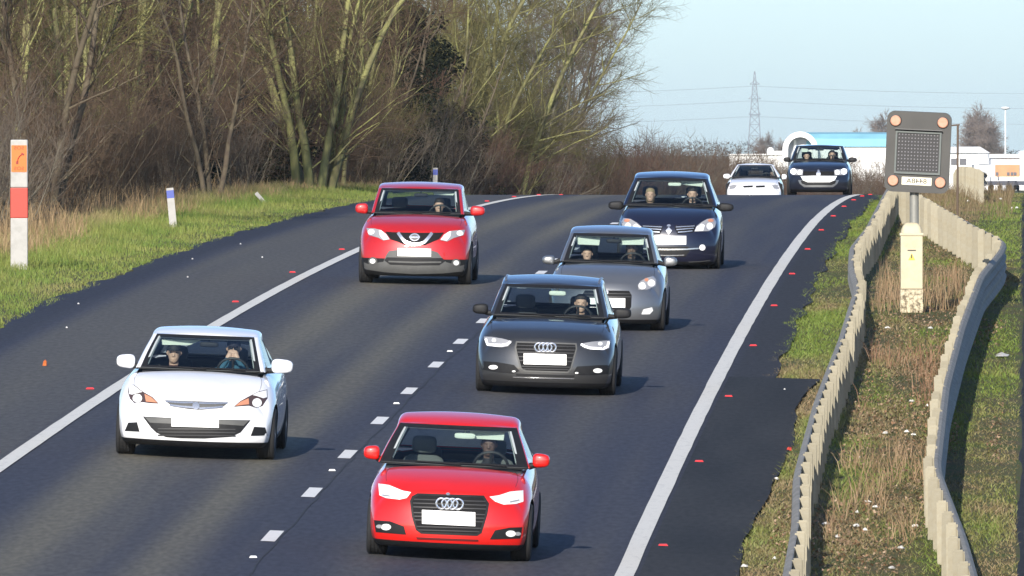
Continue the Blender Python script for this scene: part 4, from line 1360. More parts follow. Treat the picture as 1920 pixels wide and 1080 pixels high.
# ------------------------------------------------------------------ cars
tyrem = mat('tyre_rubber', (0.014, 0.014, 0.015), 0.85, bump=0.3, bscale=60)
rimm = mat('rim_alloy', (0.35, 0.35, 0.36), 0.35, metal=0.8)
blackp = mat('black_plastic', (0.012, 0.012, 0.013), 0.6, var=0.2, vscale=12, spec=0.3)
greyp = mat('grey_plastic', (0.085, 0.085, 0.082), 0.6, var=0.12, vscale=8)
meshm = mat('grille_mesh', (0.009, 0.009, 0.010), 0.8, spec=0.2)
chrome = mat('chrome', (0.80, 0.80, 0.80), 0.22, metal=0.85)
lensw = mat('lamp_white_glare', (0.82, 0.82, 0.80), 0.18, coat=1.0)  # white carries the sun's reflection in the lamps as plain colour
lenson = mat('lamp_lit', (0.9, 0.9, 0.9), 0.3, emit=(0.92, 0.93, 1.0, 0.9))
lensg = mat('lamp_glass', (0.30, 0.30, 0.31), 0.12, coat=1.0)
lensd = mat('lamp_dark', (0.07, 0.045, 0.04), 0.2, coat=1.0)
lenso = mat('lamp_orange', (0.55, 0.24, 0.14), 0.25, coat=0.8)
platew = mat('plate_white', (0.86, 0.86, 0.84), 0.45)
platei = mat('plate_faint', (0.60, 0.60, 0.59), 0.5)
seatm = mat('seat_cloth', (0.040, 0.042, 0.048), 0.85)
seatg = mat('seat_grey', (0.10, 0.11, 0.11), 0.85)
dashm = mat('dash_plastic', (0.020, 0.021, 0.023), 0.7)
trimm = mat('trim_pale', (0.42, 0.45, 0.44), 0.7)
visorm = mat('visor_pale', (0.56, 0.62, 0.55), 0.7)
seam = mat('shut_line', (0.006, 0.006, 0.007), 0.7)
def glass_mat(name, tint):
    m = bpy.data.materials.new(name)
    m.use_nodes = True
    n = m.node_tree.nodes
    l = m.node_tree.links
    n.remove(n['Principled BSDF'])
    t = n.new('ShaderNodeBsdfTransparent')
    t.inputs[0].default_value = (*tint, 1)
    g_ = n.new('ShaderNodeBsdfGlossy')
    g_.inputs['Roughness'].default_value = 0.02
    # thin sheet: the same reflectance from either side
    ge = n.new('ShaderNodeNewGeometry')
    dp = n.new('ShaderNodeVectorMath'); dp.operation = 'DOT_PRODUCT'
    l.new(ge.outputs['Incoming'], dp.inputs[0]); l.new(ge.outputs['Normal'], dp.inputs[1])
    ab = n.new('ShaderNodeMath'); ab.operation = 'ABSOLUTE'; l.new(dp.outputs['Value'], ab.inputs[0])
    iv = n.new('ShaderNodeMath'); iv.operation = 'SUBTRACT'; iv.inputs[0].default_value = 1.0; l.new(ab.outputs[0], iv.inputs[1])
    pw = n.new('ShaderNodeMath'); pw.operation = 'POWER'; pw.inputs[1].default_value = 5.0; l.new(iv.outputs[0], pw.inputs[0])
    f = n.new('ShaderNodeMath'); f.operation = 'MULTIPLY_ADD'; f.inputs[1].default_value = 0.92; f.inputs[2].default_value = 0.07; l.new(pw.outputs[0], f.inputs[0])
    mx = n.new('ShaderNodeMixShader')
    l.new(f.outputs[0], mx.inputs[0])
    l.new(t.outputs[0], mx.inputs[1])
    l.new(g_.outputs[0], mx.inputs[2])
    l.new(mx.outputs[0], n['Material Output'].inputs['Surface'])
    return m
screen_glass = glass_mat('screen_glass', (0.80, 0.87, 0.85))
side_glass = glass_mat('side_glass', (0.66, 0.72, 0.72))

def shell(cols, rows, levs, fn, matfn):
    """outer shell of a cuboid grid: a across, b along, c up; fn gives positions"""
    A, B, C = len(cols), len(rows), len(levs)
    idx = {}
    vs = []
    def vid(i, j, k_):
        if (i, j, k_) not in idx:
            idx[(i, j, k_)] = len(vs)
            vs.append(fn(cols[i], rows[j], levs[k_]))
        return idx[(i, j, k_)]
    fs, fm = [], []
    def quad(q, side, ca, cb, cc):
        fs.append(q)
        fm.append(matfn(side, ca, cb, cc))
    mid = lambda L, i: (L[i] + L[i + 1]) / 2
    for i in range(A - 1):
        for k_ in range(C - 1):
            quad((vid(i, 0, k_), vid(i + 1, 0, k_), vid(i + 1, 0, k_ + 1), vid(i, 0, k_ + 1)), 'front', mid(cols, i), rows[0], mid(levs, k_))
            quad((vid(i + 1, B - 1, k_), vid(i, B - 1, k_), vid(i, B - 1, k_ + 1), vid(i + 1, B - 1, k_ + 1)), 'rear', mid(cols, i), rows[-1], mid(levs, k_))
    for j in range(B - 1):
        for k_ in range(C - 1):
            quad((vid(0, j + 1, k_), vid(0, j, k_), vid(0, j, k_ + 1), vid(0, j + 1, k_ + 1)), 'side', -1, mid(rows, j), mid(levs, k_))
            quad((vid(A - 1, j, k_), vid(A - 1, j + 1, k_), vid(A - 1, j + 1, k_ + 1), vid(A - 1, j, k_ + 1)), 'side', 1, mid(rows, j), mid(levs, k_))
    for i in range(A - 1):
        for j in range(B - 1):
            quad((vid(i, j, C - 1), vid(i + 1, j, C - 1), vid(i + 1, j + 1, C - 1), vid(i, j + 1, C - 1)), 'top', mid(cols, i), mid(rows, j), 1)
            quad((vid(i + 1, j, 0), vid(i, j, 0), vid(i, j + 1, 0), vid(i + 1, j + 1, 0)), 'bottom', mid(cols, i), mid(rows, j), 0)
    return vs, fs, fm
def split_mesh(me, wanted, name, mats, remap):
    """new mesh of only the faces whose material index is wanted"""
    bm = bmesh.new()
    bm.from_mesh(me)
    bmesh.ops.delete(bm, geom=[f for f in bm.faces if f.material_index not in wanted], context='FACES')
    for f in bm.faces:
        f.material_index = remap.get(f.material_index, 0)
        f.smooth = True
    out = bpy.data.meshes.new(name)
    bm.to_mesh(out)
    bm.free()
    for m in mats:
        out.materials.append(m)
    return out
def superbox(w, d, h, e=0.55, nu=16, nv=9):
    vs = []
    sp = lambda t, q: math.copysign(abs(t) ** q, t)
    for i in range(nv + 1):
        ph = -math.pi / 2 + math.pi * i / nv
        for k_ in range(nu):
            th = 2 * math.pi * k_ / nu
            vs.append((w / 2 * sp(math.cos(ph), e) * sp(math.cos(th), e), d / 2 * sp(math.cos(ph), e) * sp(math.sin(th), e), h / 2 * sp(math.sin(ph), e)))
    fs = [(i * nu + k_, i * nu + (k_ + 1) % nu, (i + 1) * nu + (k_ + 1) % nu, (i + 1) * nu + k_) for i in range(nv) for k_ in range(nu)]
    return vs, fs
def tyre_mesh(r, w):
    prof = [(r * 0.66, -w * 0.46), (r * 0.80, -w * 0.52), (r * 0.93, -w * 0.50), (r * 0.985, -w * 0.42)]
    for g_ in (-0.27, -0.09, 0.09, 0.27):
        prof += [(r, w * (g_ - 0.07)), (r, w * (g_ - 0.022)), (r - 0.011, w * (g_ - 0.018)), (r - 0.011, w * (g_ + 0.018)), (r, w * (g_ + 0.022))]
    prof += [(r, w * 0.36), (r * 0.985, w * 0.42), (r * 0.93, w * 0.50), (r * 0.80, w * 0.52), (r * 0.66, w * 0.46)]
    b = MB().lathe(prof, 'x', 36, closed=True)
    return meshdata('tyre', b.v, b.f, [tyrem], smooth=False)
def rim_mesh(r, w, s_):
    b = MB()
    b.lathe([(r * 0.68, -w * 0.45), (r * 0.68, w * 0.46), (r * 0.62, w * 0.46), (r * 0.62, -w * 0.45)], 'x', 28, closed=True)
    for k_ in range(5):
        a = 2 * math.pi * k_ / 5
        b.box((w * 0.36 * s_, math.cos(a) * r * 0.34, math.sin(a) * r * 0.34), (0.03, r * 0.62, r * 0.15), rot=Matrix.Rotation(a, 3, 'X'))
    b.lathe([(r * 0.14, w * 0.28 * s_), (r * 0.14, w * 0.44 * s_)], 'x', 16)
    return meshdata('rim', b.v, b.f, [rimm])
WHEELS = {}
def wheel_set(r, w):
    if (r, w) not in WHEELS:
        hub = MB().lathe([(r * 0.6, -0.02), (r * 0.6, 0.02)], 'x', 24)
        WHEELS[(r, w)] = (tyre_mesh(r, w), rim_mesh(r, w, -1), rim_mesh(r, w, 1), meshdata('wheel', hub.v, hub.f, [mat('brake_dark', (0.03, 0.03, 0.03), 0.6)]))
    return WHEELS[(r, w)]

class Car:
    def __init__(self, S):
        self.S = S
        ox, oy, k_ = S['crop']
        self.crop = (ox, oy, k_)
        cx, cy = S['contact']
        qx, qy = ox + cx / k_, oy + cy / k_
        ya = S.get('ya', 0.82)
        if 'Y' in S:
            Yc_ = S['Y']
            u = (qx - 960) / F * Yc_ - float(xc(Yc_))
        else:
            Yc_, u = find(qx, qy)
        Y0 = Yc_ - ya
        u0 = (qx - 960) / F * Yc_ - float(xc(Y0)) - 0.0345 * ya
        bk = float(bank(Yc_))
        yd = Vector((0.0345, 1.0, float(slope(Yc_)))).normalized()
        xd = Vector((1.0, -0.0345, -bk)).normalized()
        zd = xd.cross(yd).normalized()
        xd = yd.cross(zd).normalized()
        # wheels stand on the road: take the height under the middle of the car
        org = P(Y0, u0)
        ctr = P(Yc_, (qx - 960) / F * Yc_ - float(xc(Yc_)))
        org = ctr - yd * ya
        self.M = Matrix((( xd.x, yd.x, zd.x, org.x), (xd.y, yd.y, zd.y, org.y), (xd.z, yd.z, zd.z, org.z), (0, 0, 0, 1)))
        self.Mi = self.M.inverted()
        self.s = F / Yc_
        self.root = bpy.data.objects.new(S['name'], None)
        COL.objects.link(self.root)
        self.root.matrix_world = self.M
        tag(self.root, S['label'], 'car', 'cars driving towards the camera')
        self.build()
    def ray(self, c):
        ox, oy, k_ = self.crop
        qx, qy = ox + c[0] / k_, oy + c[1] / k_
        d = Vector(((qx - 960) / F, 1.0, -(qy - HOR) / F))
        o = self.Mi @ Vector((0, 0, ZC))
        d = (self.Mi.to_3x3() @ d).normalized()
        return o, d
    def at(self, c, y):
        o, d = self.ray(c)
        return o + d * ((y - o.y) / d.y)
    def hit(self, c):
        o, d = self.ray(c)
        o2 = o + d * ((-2.0 - o.y) / d.y)
        h = self.bvh.ray_cast(o2, d)
        if h[0] is None:
            q = o2 + d * (2.1 / d.y)
            h = self.bvh.find_nearest(q)
        return h[0], h[1], d
    def build(self):
        S = self.S
        root = self.root
        cx, cy = S['contact']
        yc, yt = S['yc'], S['yt']
        bow = 0.13
        TL, TR, BL, BR = S['ws']
        a, b_ = self.at(BL, yc + bow * 0.8), self.at(BR, yc + bow * 0.8)
        wsb = (b_.x - a.x) / 2
        zcow = (a.z + b_.z) / 2
        a, b_ = self.at(TL, yt + bow * 0.8), self.at(TR, yt + bow * 0.8)
        wst = (b_.x - a.x) / 2
        zrf = (a.z + b_.z) / 2
        zr = self.at((cx, S['roof']), yt + 0.8).z
        zn = self.at((cx, S['nose']), 0.12).z + 0.015
        zb = self.at((cx, S['bottom']), 0.05).z
        W = (self.at((S['R'], 0), 0.5).x - self.at((S['L'], 0), 0.5).x) / 2
        self.W, self.wsb, self.wst, self.zcow, self.zrf, self.zr, self.zn, self.zb = W, wsb, wst, zcow, zrf, zr, zn, zb
        L = S['len']
        paint = S['paint']
        zbelt = zcow + 0.03
        ya, wb = S.get('ya', 0.82), S.get('wb', 2.6)
        low = self.at((cx, S['lip']), 0.05).z if 'lip' in S else S.get('low', zb + 0.06)
        # ---- lower body
        ypts = [0, 0.05, 0.16, 0.36, 0.62, 0.85, yc - 0.06, yc + 0.12, yc + 0.75, yc + 1.45, yc + 2.1, L - 0.5, L - 0.2, L - 0.05, L]
        ypts = sorted(set(round(y, 3) for y in ypts))
        cols = [-1, -0.9, -0.66, -0.33, 0, 0.33, 0.66, 0.9, 1]
        levs = [0, 0.1, 0.32, 0.6, 0.84, 1]
        fh = S.get('facecurve', (0.10, 0.02, 0.0, 0.015, 0.06, 0.13))
        def T(y):
            return float(np.interp(y, [0, 0.3, yc * 0.7, yc, yc + 0.7, L - 0.7, L - 0.1, L], [zn, zn + (zcow - zn) * 0.42, zcow - (zcow - zn) * 0.17, zcow - 0.01, zbelt, zbelt + 0.04, zbelt, zbelt - 0.05]))
        def Wd(y):
            return W * float(np.interp(y, [0, 0.12, 0.4, 0.8, L * 0.65, L - 0.4, L - 0.1, L], [0.90, 0.93, 0.975, 1.0, 1.0, 0.97, 0.93, 0.9]))
        sb = S.get('sb', 0.30)
        def fn(a_, y, c_):
            zt = T(y) - 0.055 * a_ * a_ - (0.05 if abs(a_) == 1 else 0)
            z0 = zb if y < 1.0 else zb * 0.95
            z = z0 + c_ * (zt - z0)
            xs = float(np.interp(c_, levs, [0.90, 0.965, 0.995, 1.0, 0.975, 0.90]))
            x = a_ * Wd(y) * xs
            yy = y + sb * abs(a_) ** 3 * max(0, 1 - y / 0.9) - 0.22 * abs(a_) ** 3 * max(0, 1 - (L - y) / 0.6)
            yy += float(np.interp(c_, levs, fh)) * max(0, 1 - y / 0.4)
            return (x, yy, z)
        def mf(side, a_, y, c_):
            if side == 'top' and yc < y < L - 0.15 and abs(a_) < 0.9:
                return 2
            return 0
        vs, fs, fm = shell(cols, ypts, levs, fn, mf)
        base = meshdata('body', vs, fs, [paint, blackp, seam], fmat=fm)
        wr = S.get('wr', 0.31)
        cut = MB()
        for yy in (ya, ya + wb):
            for s_ in (-1, 1):
                cut.lathe([(wr + 0.045, s_ * (W - 0.27)), (wr + 0.045, s_ * (W + 0.2))], 'x', 32, (0, yy, wr))
        cme = meshdata('cut', cut.v, cut.f, [blackp])
        bmx = bmesh.new(); bmx.from_mesh(cme); bmesh.ops.recalc_face_normals(bmx, faces=bmx.faces); bmx.to_mesh(cme); bmx.free()
        def setup(t):
            ss = t.modifiers.new('s', 'SUBSURF')
            ss.levels = ss.render_levels = 2
            c_ = bpy.data.objects.new('cut', cme)
            COL.objects.link(c_)
            bo = t.modifiers.new('b', 'BOOLEAN')
            bo.object = c_
            bo.operation = 'DIFFERENCE'
            bo.solver = 'EXACT'
            bo.material_mode = 'TRANSFER'
            return [c_]
        me = evaluated(base, setup)
        names_ = [m_.name if m_ else '' for m_ in me.materials]
        bi = names_.index(blackp.name)
        hi = names_.index(seam.name)
        bmx = bmesh.new(); bmx.from_mesh(me)
        bmesh.ops.bisect_plane(bmx, geom=bmx.verts[:] + bmx.edges[:] + bmx.faces[:], dist=1e-5, plane_co=(0, 0, low), plane_no=(0, 0, 1))
        bmx.to_mesh(me); bmx.free()
        for p_ in me.polygons:
            if p_.material_index == 0:
                q = p_.center
                if q.z < low and p_.normal.z < 0.6:
                    p_.material_index = bi  # black valance, carried lower to paint in shade under the bumper
        keep = [i for i in range(len(names_)) if i != hi]
        body = split_mesh(me, keep, 'body', [paint, blackp], {0: 0, bi: 1})
        body.set_sharp_from_angle(angle=math.radians(35))
        bo = obj('body', body, root)
        self.lining(body, 'inner_lining')
        bm = bmesh.new()
        bm.from_mesh(me)
        self.bvh = BVHTree.FromBMesh(bm)
        bm.free()
        # ---- cabin
        w0, w1 = wsb + S.get('pil', 0.055), wst + S.get('pil', 0.055)
        aw = 0.5 * (wsb / w0 + wst / w1)
        yrb, yrt = S.get('yrb', L - 0.25), S.get('yrt', L - 0.75)
        cols = [-1, -aw, -aw * 0.985, -0.5, 0, 0.5, aw * 0.985, aw, 1]
        levs = [0, 0.025, 0.05, 0.35, 0.65, 0.935, 0.955, 1]
        rows = [0, 0.04, 0.16, 0.40, 0.45, 0.66, 0.71, 0.90, 0.96, 1]
        zrr = zrf - S.get('drop', 0.03)
        arch = max(0.02, zr - max(zrf, zr - 0.2) )
        def fn2(a_, b2, c_):
            t = c_
            yf = yc - 0.03 + (yt - yc + 0.03) * t - 0.05 * math.sin(math.pi * t)
            yr = yrb + (yrt - yrb) * t
            zf = zcow - 0.02 + (zrf + 0.025 - zcow + 0.02) * t + 0.02 * math.sin(math.pi * t)
            zrear = zbelt + (zrr + 0.025 - zbelt) * t
            y = yf + (yr - yf) * b2
            z = zf + (zrear - zf) * b2
            wq = float(np.interp(t, [0, 0.955, 1.0], [w0, w1, w1 - 0.055]))
            wq *= float(np.interp(b2, [0, 0.25, 0.6, 1.0], [1.0, 1.035, 1.03, 0.92]))
            x = a_ * wq
            y += bow * a_ * a_ * max(0, 1 - b2 * 3.5) - 0.12 * a_ * a_ * max(0, 1 - (1 - b2) * 3.5)
            if c_ >= 0.95:
                hump = 1 - (2 * b2 - 0.9) ** 2
                z += (arch * max(0.0, hump)) * (1.0 if c_ == 1 else 0.6) - (0.035 * a_ * a_ if c_ == 1 else 0)
            return (x, y, z)
        def mf2(side, a_, b2, c_):
            if side == 'bottom':
                return 9
            if side == 'front' and c_ < 0.025:
                return 3
            if side == 'front' and abs(a_) < aw and c_ < 0.955:
                return 3 if (abs(a_) > aw * 0.985 or c_ < 0.05 or c_ > 0.935) else 1
            if side == 'front' and S.get('blackpillar') and c_ < 0.955:
                return 3
            if side == 'side' and 0.05 < c_ < 0.935 and 0.04 < b2 < 0.90:
                return 3 if (0.40 < b2 < 0.45 or 0.66 < b2 < 0.71) else 2
            if side == 'rear' and abs(a_) < aw and 0.05 < c_ < 0.935:
                return 4
            return 0
        vs, fs, fm = shell(cols, rows, levs, fn2, mf2)
        cab = meshdata('cabin', vs, fs, [], fmat=fm)
        def setup2(t):
            ss = t.modifiers.new('s', 'SUBSURF')
            ss.levels = ss.render_levels = 2
            for _ in range(10):
                t.data.materials.append(paint)
            t.data.polygons.foreach_set('material_index', np.array(fm, dtype=np.int32))
        cme2 = evaluated(cab, setup2)
        rp = split_mesh(cme2, [0, 3], 'roof', [S.get('roofpaint', paint), blackp], {0: 0, 3: 1})
        obj('roof', rp, root)
        self.lining(rp, 'pillar_lining')
        obj('windscreen', split_mesh(cme2, [1], 'windscreen', [screen_glass], {1: 0}), root)
        obj('rear_window', split_mesh(cme2, [4], 'rear_window', [side_glass], {4: 0}), root)
        sw = split_mesh(cme2, [2], 'side_window', [side_glass], {2: 0})
        for s_ in (-1, 1):
            bm = bmesh.new(); bm.from_mesh(sw)
            bmesh.ops.delete(bm, geom=[f for f in bm.faces if f.calc_center_median().x * s_ < 0], context='FACES')
            m2 = bpy.data.meshes.new('side_window'); bm.to_mesh(m2); bm.free()
            m2.materials.append(side_glass)
            obj('side_window', m2, root)
        bpy.data.meshes.remove(sw)
        # headliner and pale pillar trim inside
        n1, n2 = 7, 7
        vs = [(fn2(-0.86 + 1.72 * i / (n1 - 1), 0.03 + 0.9 * j / (n2 - 1), 1)) for j in range(n2) for i in range(n1)]
        vs = [(x, y, z - 0.055) for x, y, z in vs]
        mk('headliner', vs, [(j * n1 + i, j * n1 + i + 1, (j + 1) * n1 + i + 1, (j + 1) * n1 + i) for j in range(n2 - 1) for i in range(n1 - 1)], mat('headliner_grey', (0.32, 0.34, 0.33), 0.9), root)
        for s_ in (-1, 1):
            b = MB()
            pts_ = [Vector(fn2(s_ * aw * 0.925, 0, t)) + Vector((0, 0.055, 0)) for t in (0.12, 0.3, 0.5, 0.7, 0.9)]
            b.tube(pts_, [0.022, 0.022, 0.022, 0.022, 0.02], 6)
            b.build('pillar_trim', trimm, root, smooth=True)
        # ---- interior
        b = MB()
        zd_ = zcow - 0.025
        prof = [(yc + 0.02, zd_ - 0.03), (yc + 0.22, zd_ - 0.005), (yc + 0.45, zd_), (yc + 0.55, zd_ - 0.1), (yc + 0.50, zd_ - 0.45), (yc + 0.02, zd_ - 0.45)]
        xw = wsb - 0.03
        n_ = len(prof)
        b.add([(-xw, y, z) for y, z in prof] + [(xw, y, z) for y, z in prof], [tuple(range(n_)), tuple(range(2 * n_ - 1, n_ - 1, -1))] + [(k_, n_ + k_, n_ + (k_ + 1) % n_, (k_ + 1) % n_) for k_ in range(n_)])
        b.build('dashboard', dashm, root)
        sx0 = min(0.38, wsb * 0.5)
        ys_ = yc + 1.12
        sm2 = S.get('seat', seatm)
        htop = zrf - 0.16
        for s_ in (-1, 1):
            st = MB()
            v_, f_ = superbox(0.50, 0.54, 0.20, 0.4)
            st.add([(x + s_ * sx0, y + ys_ - 0.08, z + 0.34) for x, y, z in v_], f_)
            st = st.build('seat', sm2, root, smooth=True)
            bk = MB()
            v_, f_ = superbox(0.50, 0.15, 0.66, 0.45)
            Rm = Matrix.Rotation(math.radians(-14), 3, 'X')
            bk.add([tuple(Rm @ Vector(p_) + Vector((s_ * sx0, ys_ + 0.26, min(0.68, htop - 0.5)))) for p_ in v_], f_)
            bk.build('seat_back', sm2, st, smooth=True)
            hr = MB()
            v_, f_ = superbox(0.27, 0.10, 0.19, 0.5)
            hr.add([(x + s_ * sx0, y + ys_ + 0.38, z + htop - 0.07) for x, y, z in v_], f_)
            hr.build('headrest', sm2, st, smooth=True)
        st = MB()
        v_, f_ = superbox(1.15, 0.16, 0.60, 0.35)
        st.add([(x, y + ys_ + 1.05, z + 0.62) for x, y, z in v_], f_)
        st = st.build('rear_seat', seatm, root, smooth=True)
        for s_ in (-1, 1):
            hr = MB()
            v_, f_ = superbox(0.25, 0.09, 0.15, 0.5)
            hr.add([(x + s_ * 0.34, y + ys_ + 1.08, z + 0.98) for x, y, z in v_], f_)
            hr.build('headrest', seatm, st, smooth=True)
        b = MB()
        Rm = Matrix.Rotation(math.radians(-62), 3, 'X')
        ring = [tuple(Rm @ Vector((0.185 * math.cos(2 * math.pi * k_ / 28), 0.185 * math.sin(2 * math.pi * k_ / 28), 0)) + Vector((sx0, yc + 0.66, zcow - 0.04))) for k_ in range(29)]
        b.tube(ring, 0.016, 8, cap=False)
        for a_ in (0.2, math.pi - 0.2, -math.pi / 2):
            e1 = Rm @ Vector((0.18 * math.cos(a_), 0.18 * math.sin(a_), 0))
            b.tube([Vector((sx0, yc + 0.66, zcow - 0.04)), Vector((sx0, yc + 0.66, zcow - 0.04)) + e1], 0.016, 6)
        b.build('steering_wheel', mat('wheel_leather', (0.03, 0.03, 0.032), 0.5), root, smooth=True)
        b = MB()
        mp = Vector((S.get('mirx', 0.0), yt - 0.02, zrf - 0.085))
        v_, f_ = superbox(0.23, 0.05, 0.065, 0.5)
        b.add([(x + mp.x, y + mp.y, z + mp.z) for x, y, z in v_], f_)
        b.tube([mp, mp + Vector((0, 0.03, 0.06))], 0.012, 6)
        b.build('rear_view_mirror', S.get('mirm', blackp), root, smooth=True)
        for poly in S.get('visors', ()):
            pts_ = [self.at(p_, yt + 0.04) for p_ in poly]
            b = MB()
            b.add([tuple(p_) for p_ in pts_] + [(p_.x, p_.y + 0.02, p_.z) for p_ in pts_], [(0, 1, 2, 3), (7, 6, 5, 4), (0, 4, 5, 1), (1, 5, 6, 2), (2, 6, 7, 3), (3, 7, 4, 0)])
            b.build('sun_visor', visorm, root, bevel=0.004)
        # ---- wheels
        ty, rl, rr_, hub = wheel_set(round(wr, 3), 0.215)
        for yy in (ya, ya + wb):
            for s_ in (-1, 1):
                w_ = obj('wheel', hub, root)
                w_.location = (s_ * (W - 0.118), yy, wr)
                obj('tyre', ty, w_)
                obj('rim', rl if s_ < 0 else rr_, w_)
        # ---- door mirrors
        for box_, s_ in ((S['ml'], -1), (S['mr'], 1)):
            x0, x1, y0, y1 = box_
            ym = yc + 0.32
            c0, c1 = self.at((x0, y1), ym), self.at((x1, y0), ym)
            b = MB()
            v_, f_ = superbox(c1.x - c0.x, 0.13, c1.z - c0.z, 0.62)
            ctr = (c0 + c1) / 2
            b.add([(x + ctr.x, y + ctr.y, z * (1.0 - 0.25 * s_ * x / (c1.x - c0.x)) + ctr.z) for x, y, z in v_], f_)
            md = b.build('door_mirror', S.get('mirpaint', paint), root, smooth=True)
            st = MB()
            st.tube([(ctr.x - s_ * (c1.x - c0.x) * 0.3, ctr.y + 0.02, ctr.z - (c1.z - c0.z) * 0.35), (s_ * (w0 - 0.02), ym + 0.02, zcow - 0.0)], [0.028, 0.04], 8)
            st.build('mirror_stalk', blackp, md, smooth=True)
            gl = MB()
            gl.box((ctr.x, ctr.y + 0.062, ctr.z), ((c1.x - c0.x) * 0.8, 0.012, (c1.z - c0.z) * 0.7))
            gl.build('mirror_glass', chrome, md)
        # wipers and bonnet seam
        b = MB()
        for x0, x1 in ((-0.55 * wsb, 0.1 * wsb), (0.05 * wsb, 0.75 * wsb)):
            pa = Vector(fn2(x0 / w0, 0, 0.06)); pb_ = Vector(fn2(x1 / w0, 0, 0.035))
            b.tube([pa + Vector((0, -0.03, 0.012)), pb_ + Vector((0, -0.03, 0.012))], 0.007, 5)
        b.build('wiper', blackp, root)
        for s_ in (-1, 1):
            pts_ = []
            for j in range(9):
                y = 0.22 + (yc - 0.2) * j / 8
                x = s_ * Wd(y) * (0.74 + 0.06 * math.sin(j / 8 * 3))
                h = self.bvh.ray_cast(Vector((x, y, 2.0)), Vector((0, 0, -1)))
                if h[0] is not None:
                    pts_.append(h[0] + Vector((0, 0, 0.001)))
            MB().tube(pts_, 0.0025, 4).build('bonnet_seam', seam, root)
        for f_ in S['feats']:
            self.feature(*f_)
        for args in S.get('extra', ()):
            args(self)
        for pc, pose, kw in S.get('people', ()):
            sc = kw.pop('sc', 1.0)
            h = self.at(pc, ys_ - 0.06)
            hip = Vector((h.x, ys_ - 0.06 - HEADC[1] * sc, h.z - HEADC[2] * sc))
            person(self.M, hip, pose, sc=sc, **kw)
    def lining(self, src, name):
        n_ = len(src.vertices)
        co = np.zeros(n_ * 3, dtype=np.float32); nr = np.zeros(n_ * 3, dtype=np.float32)
        src.vertices.foreach_get('co', co); src.vertices.foreach_get('normal', nr)
        me = src.copy()
        me.name = name
        me.vertices.foreach_set('co', co - nr * 0.016)
        me.flip_normals()
        me.materials.clear()
        me.materials.append(mat('lining_dark', (0.10, 0.105, 0.105), 0.9))
        me.polygons.foreach_set('material_index', np.zeros(len(me.polygons), dtype=np.int32))
        me.update()
        return obj(name, me, self.root)
    def feature(self, name, poly, m, off=0.004, thick=0.006, parent=None):
        """a lamp, grille, plate ... outline laid on the body surface, with a rim of its own"""
        k_ = self.crop[2]
        lim = 0.07 * k_ * self.s
        bm = bmesh.new()
        vs = [bm.verts.new((p_[0], p_[1], 0)) for p_ in poly]
        bm.faces.new(vs)
        bmesh.ops.triangulate(bm, faces=bm.faces[:])
        for _ in range(4):
            es = [e for e in bm.edges if e.calc_length() > lim]
            if not es:
                break
            bmesh.ops.subdivide_edges(bm, edges=es, cuts=1)
            bmesh.ops.triangulate(bm, faces=bm.faces[:])
        bm.verts.ensure_lookup_table()
        top = []
        for v in bm.verts:
            h, n, d = self.hit(v.co[:2])
            top.append((h - d * (off + thick), h + d * 0.012))
        for v, (a, b_) in zip(bm.verts, top):
            v.co = a
        bm.verts.index_update()
        bed = [e for e in bm.edges if e.is_boundary]
        idx = {v: i for i, v in enumerate(bm.verts)}
        low = {}
        for e in bed:
            for v in e.verts:
                if v not in low:
                    low[v] = bm.verts.new(top[idx[v]][1])
            a, b_ = e.verts
            bm.faces.new((a, b_, low[b_], low[a]))
        bmesh.ops.recalc_face_normals(bm, faces=bm.faces[:])
        me = bpy.data.meshes.new(name)
        bm.to_mesh(me)
        bm.free()
        me.materials.append(m)
        me.polygons.foreach_set('use_smooth', np.ones(len(me.polygons), dtype=bool))
        me.set_sharp_from_angle(angle=math.radians(40))
        return obj(name, me, parent or self.root)

def circ(cx, cy, r, ry=None, n=16):
    return [(cx + r * math.cos(2 * math.pi * k_ / n), cy + (ry or r) * math.sin(2 * math.pi * k_ / n)) for k_ in range(n)]
def rect(x0, x1, y0, y1, tilt=0.0):
    t = tilt * (x1 - x0)
    return [(x0, y0), (x1, y0 + t), (x1, y1 + t), (x0, y1)]
def flip(poly, cx, tilt=0.0):
    return [(2 * cx - x, y + tilt * 2 * (cx - x)) for x, y in poly][::-1]
def path_strip(pts, w):
    """outline of a ribbon of width w along points (crop units)"""
    l_, r_ = [], []
    for i, p_ in enumerate(pts):
        a, b_ = pts[max(0, i - 1)], pts[min(len(pts) - 1, i + 1)]
        dx, dy = b_[0] - a[0], b_[1] - a[1]
        n_ = math.hypot(dx, dy)
        nx, ny = -dy / n_ * w / 2, dx / n_ * w / 2
        l_.append((p_[0] + nx, p_[1] + ny))
        r_.append((p_[0] - nx, p_[1] - ny))
    return l_ + r_[::-1]
def rings4(car, centers, r, name='emblem'):
    """four linked rings"""
    em = bpy.data.objects.new(name, None)
    b = MB()
    for c_ in centers:
        h, n, d = car.hit(c_)
        rr_ = r / (car.crop[2] * car.s)
        pts_ = [h - d * 0.026 + Vector((rr_ * math.cos(2 * math.pi * k_ / 20), 0, rr_ * math.sin(2 * math.pi * k_ / 20))) for k_ in range(21)]
        b.tube(pts_, rr_ * 0.24, 8, cap=False)
    b.build(name, chrome, car.root, smooth=True)
def bars(name, x0, x1, y0, y1, n, w, m, tilt=0.0, off=0.012):
    out = []
    for i in range(n):
        y = y0 + (y1 - y0) * (i + 0.5) / n
        out.append((name, rect(x0, x1, y - w / 2, y + w / 2, tilt), m, off))
    return out
def carpaint(name, col, metal=0.0, rough=0.35, coat=1.0, flake=0.0):
    m = mat(name, col, rough, metal=metal, coat=coat, var=0.04, vscale=3)
    return m
white_p = carpaint('paint_white', (0.78, 0.78, 0.79), 0.0, 0.4)
red_p = carpaint('paint_red', (0.60, 0.008, 0.004), 0.0, 0.45)
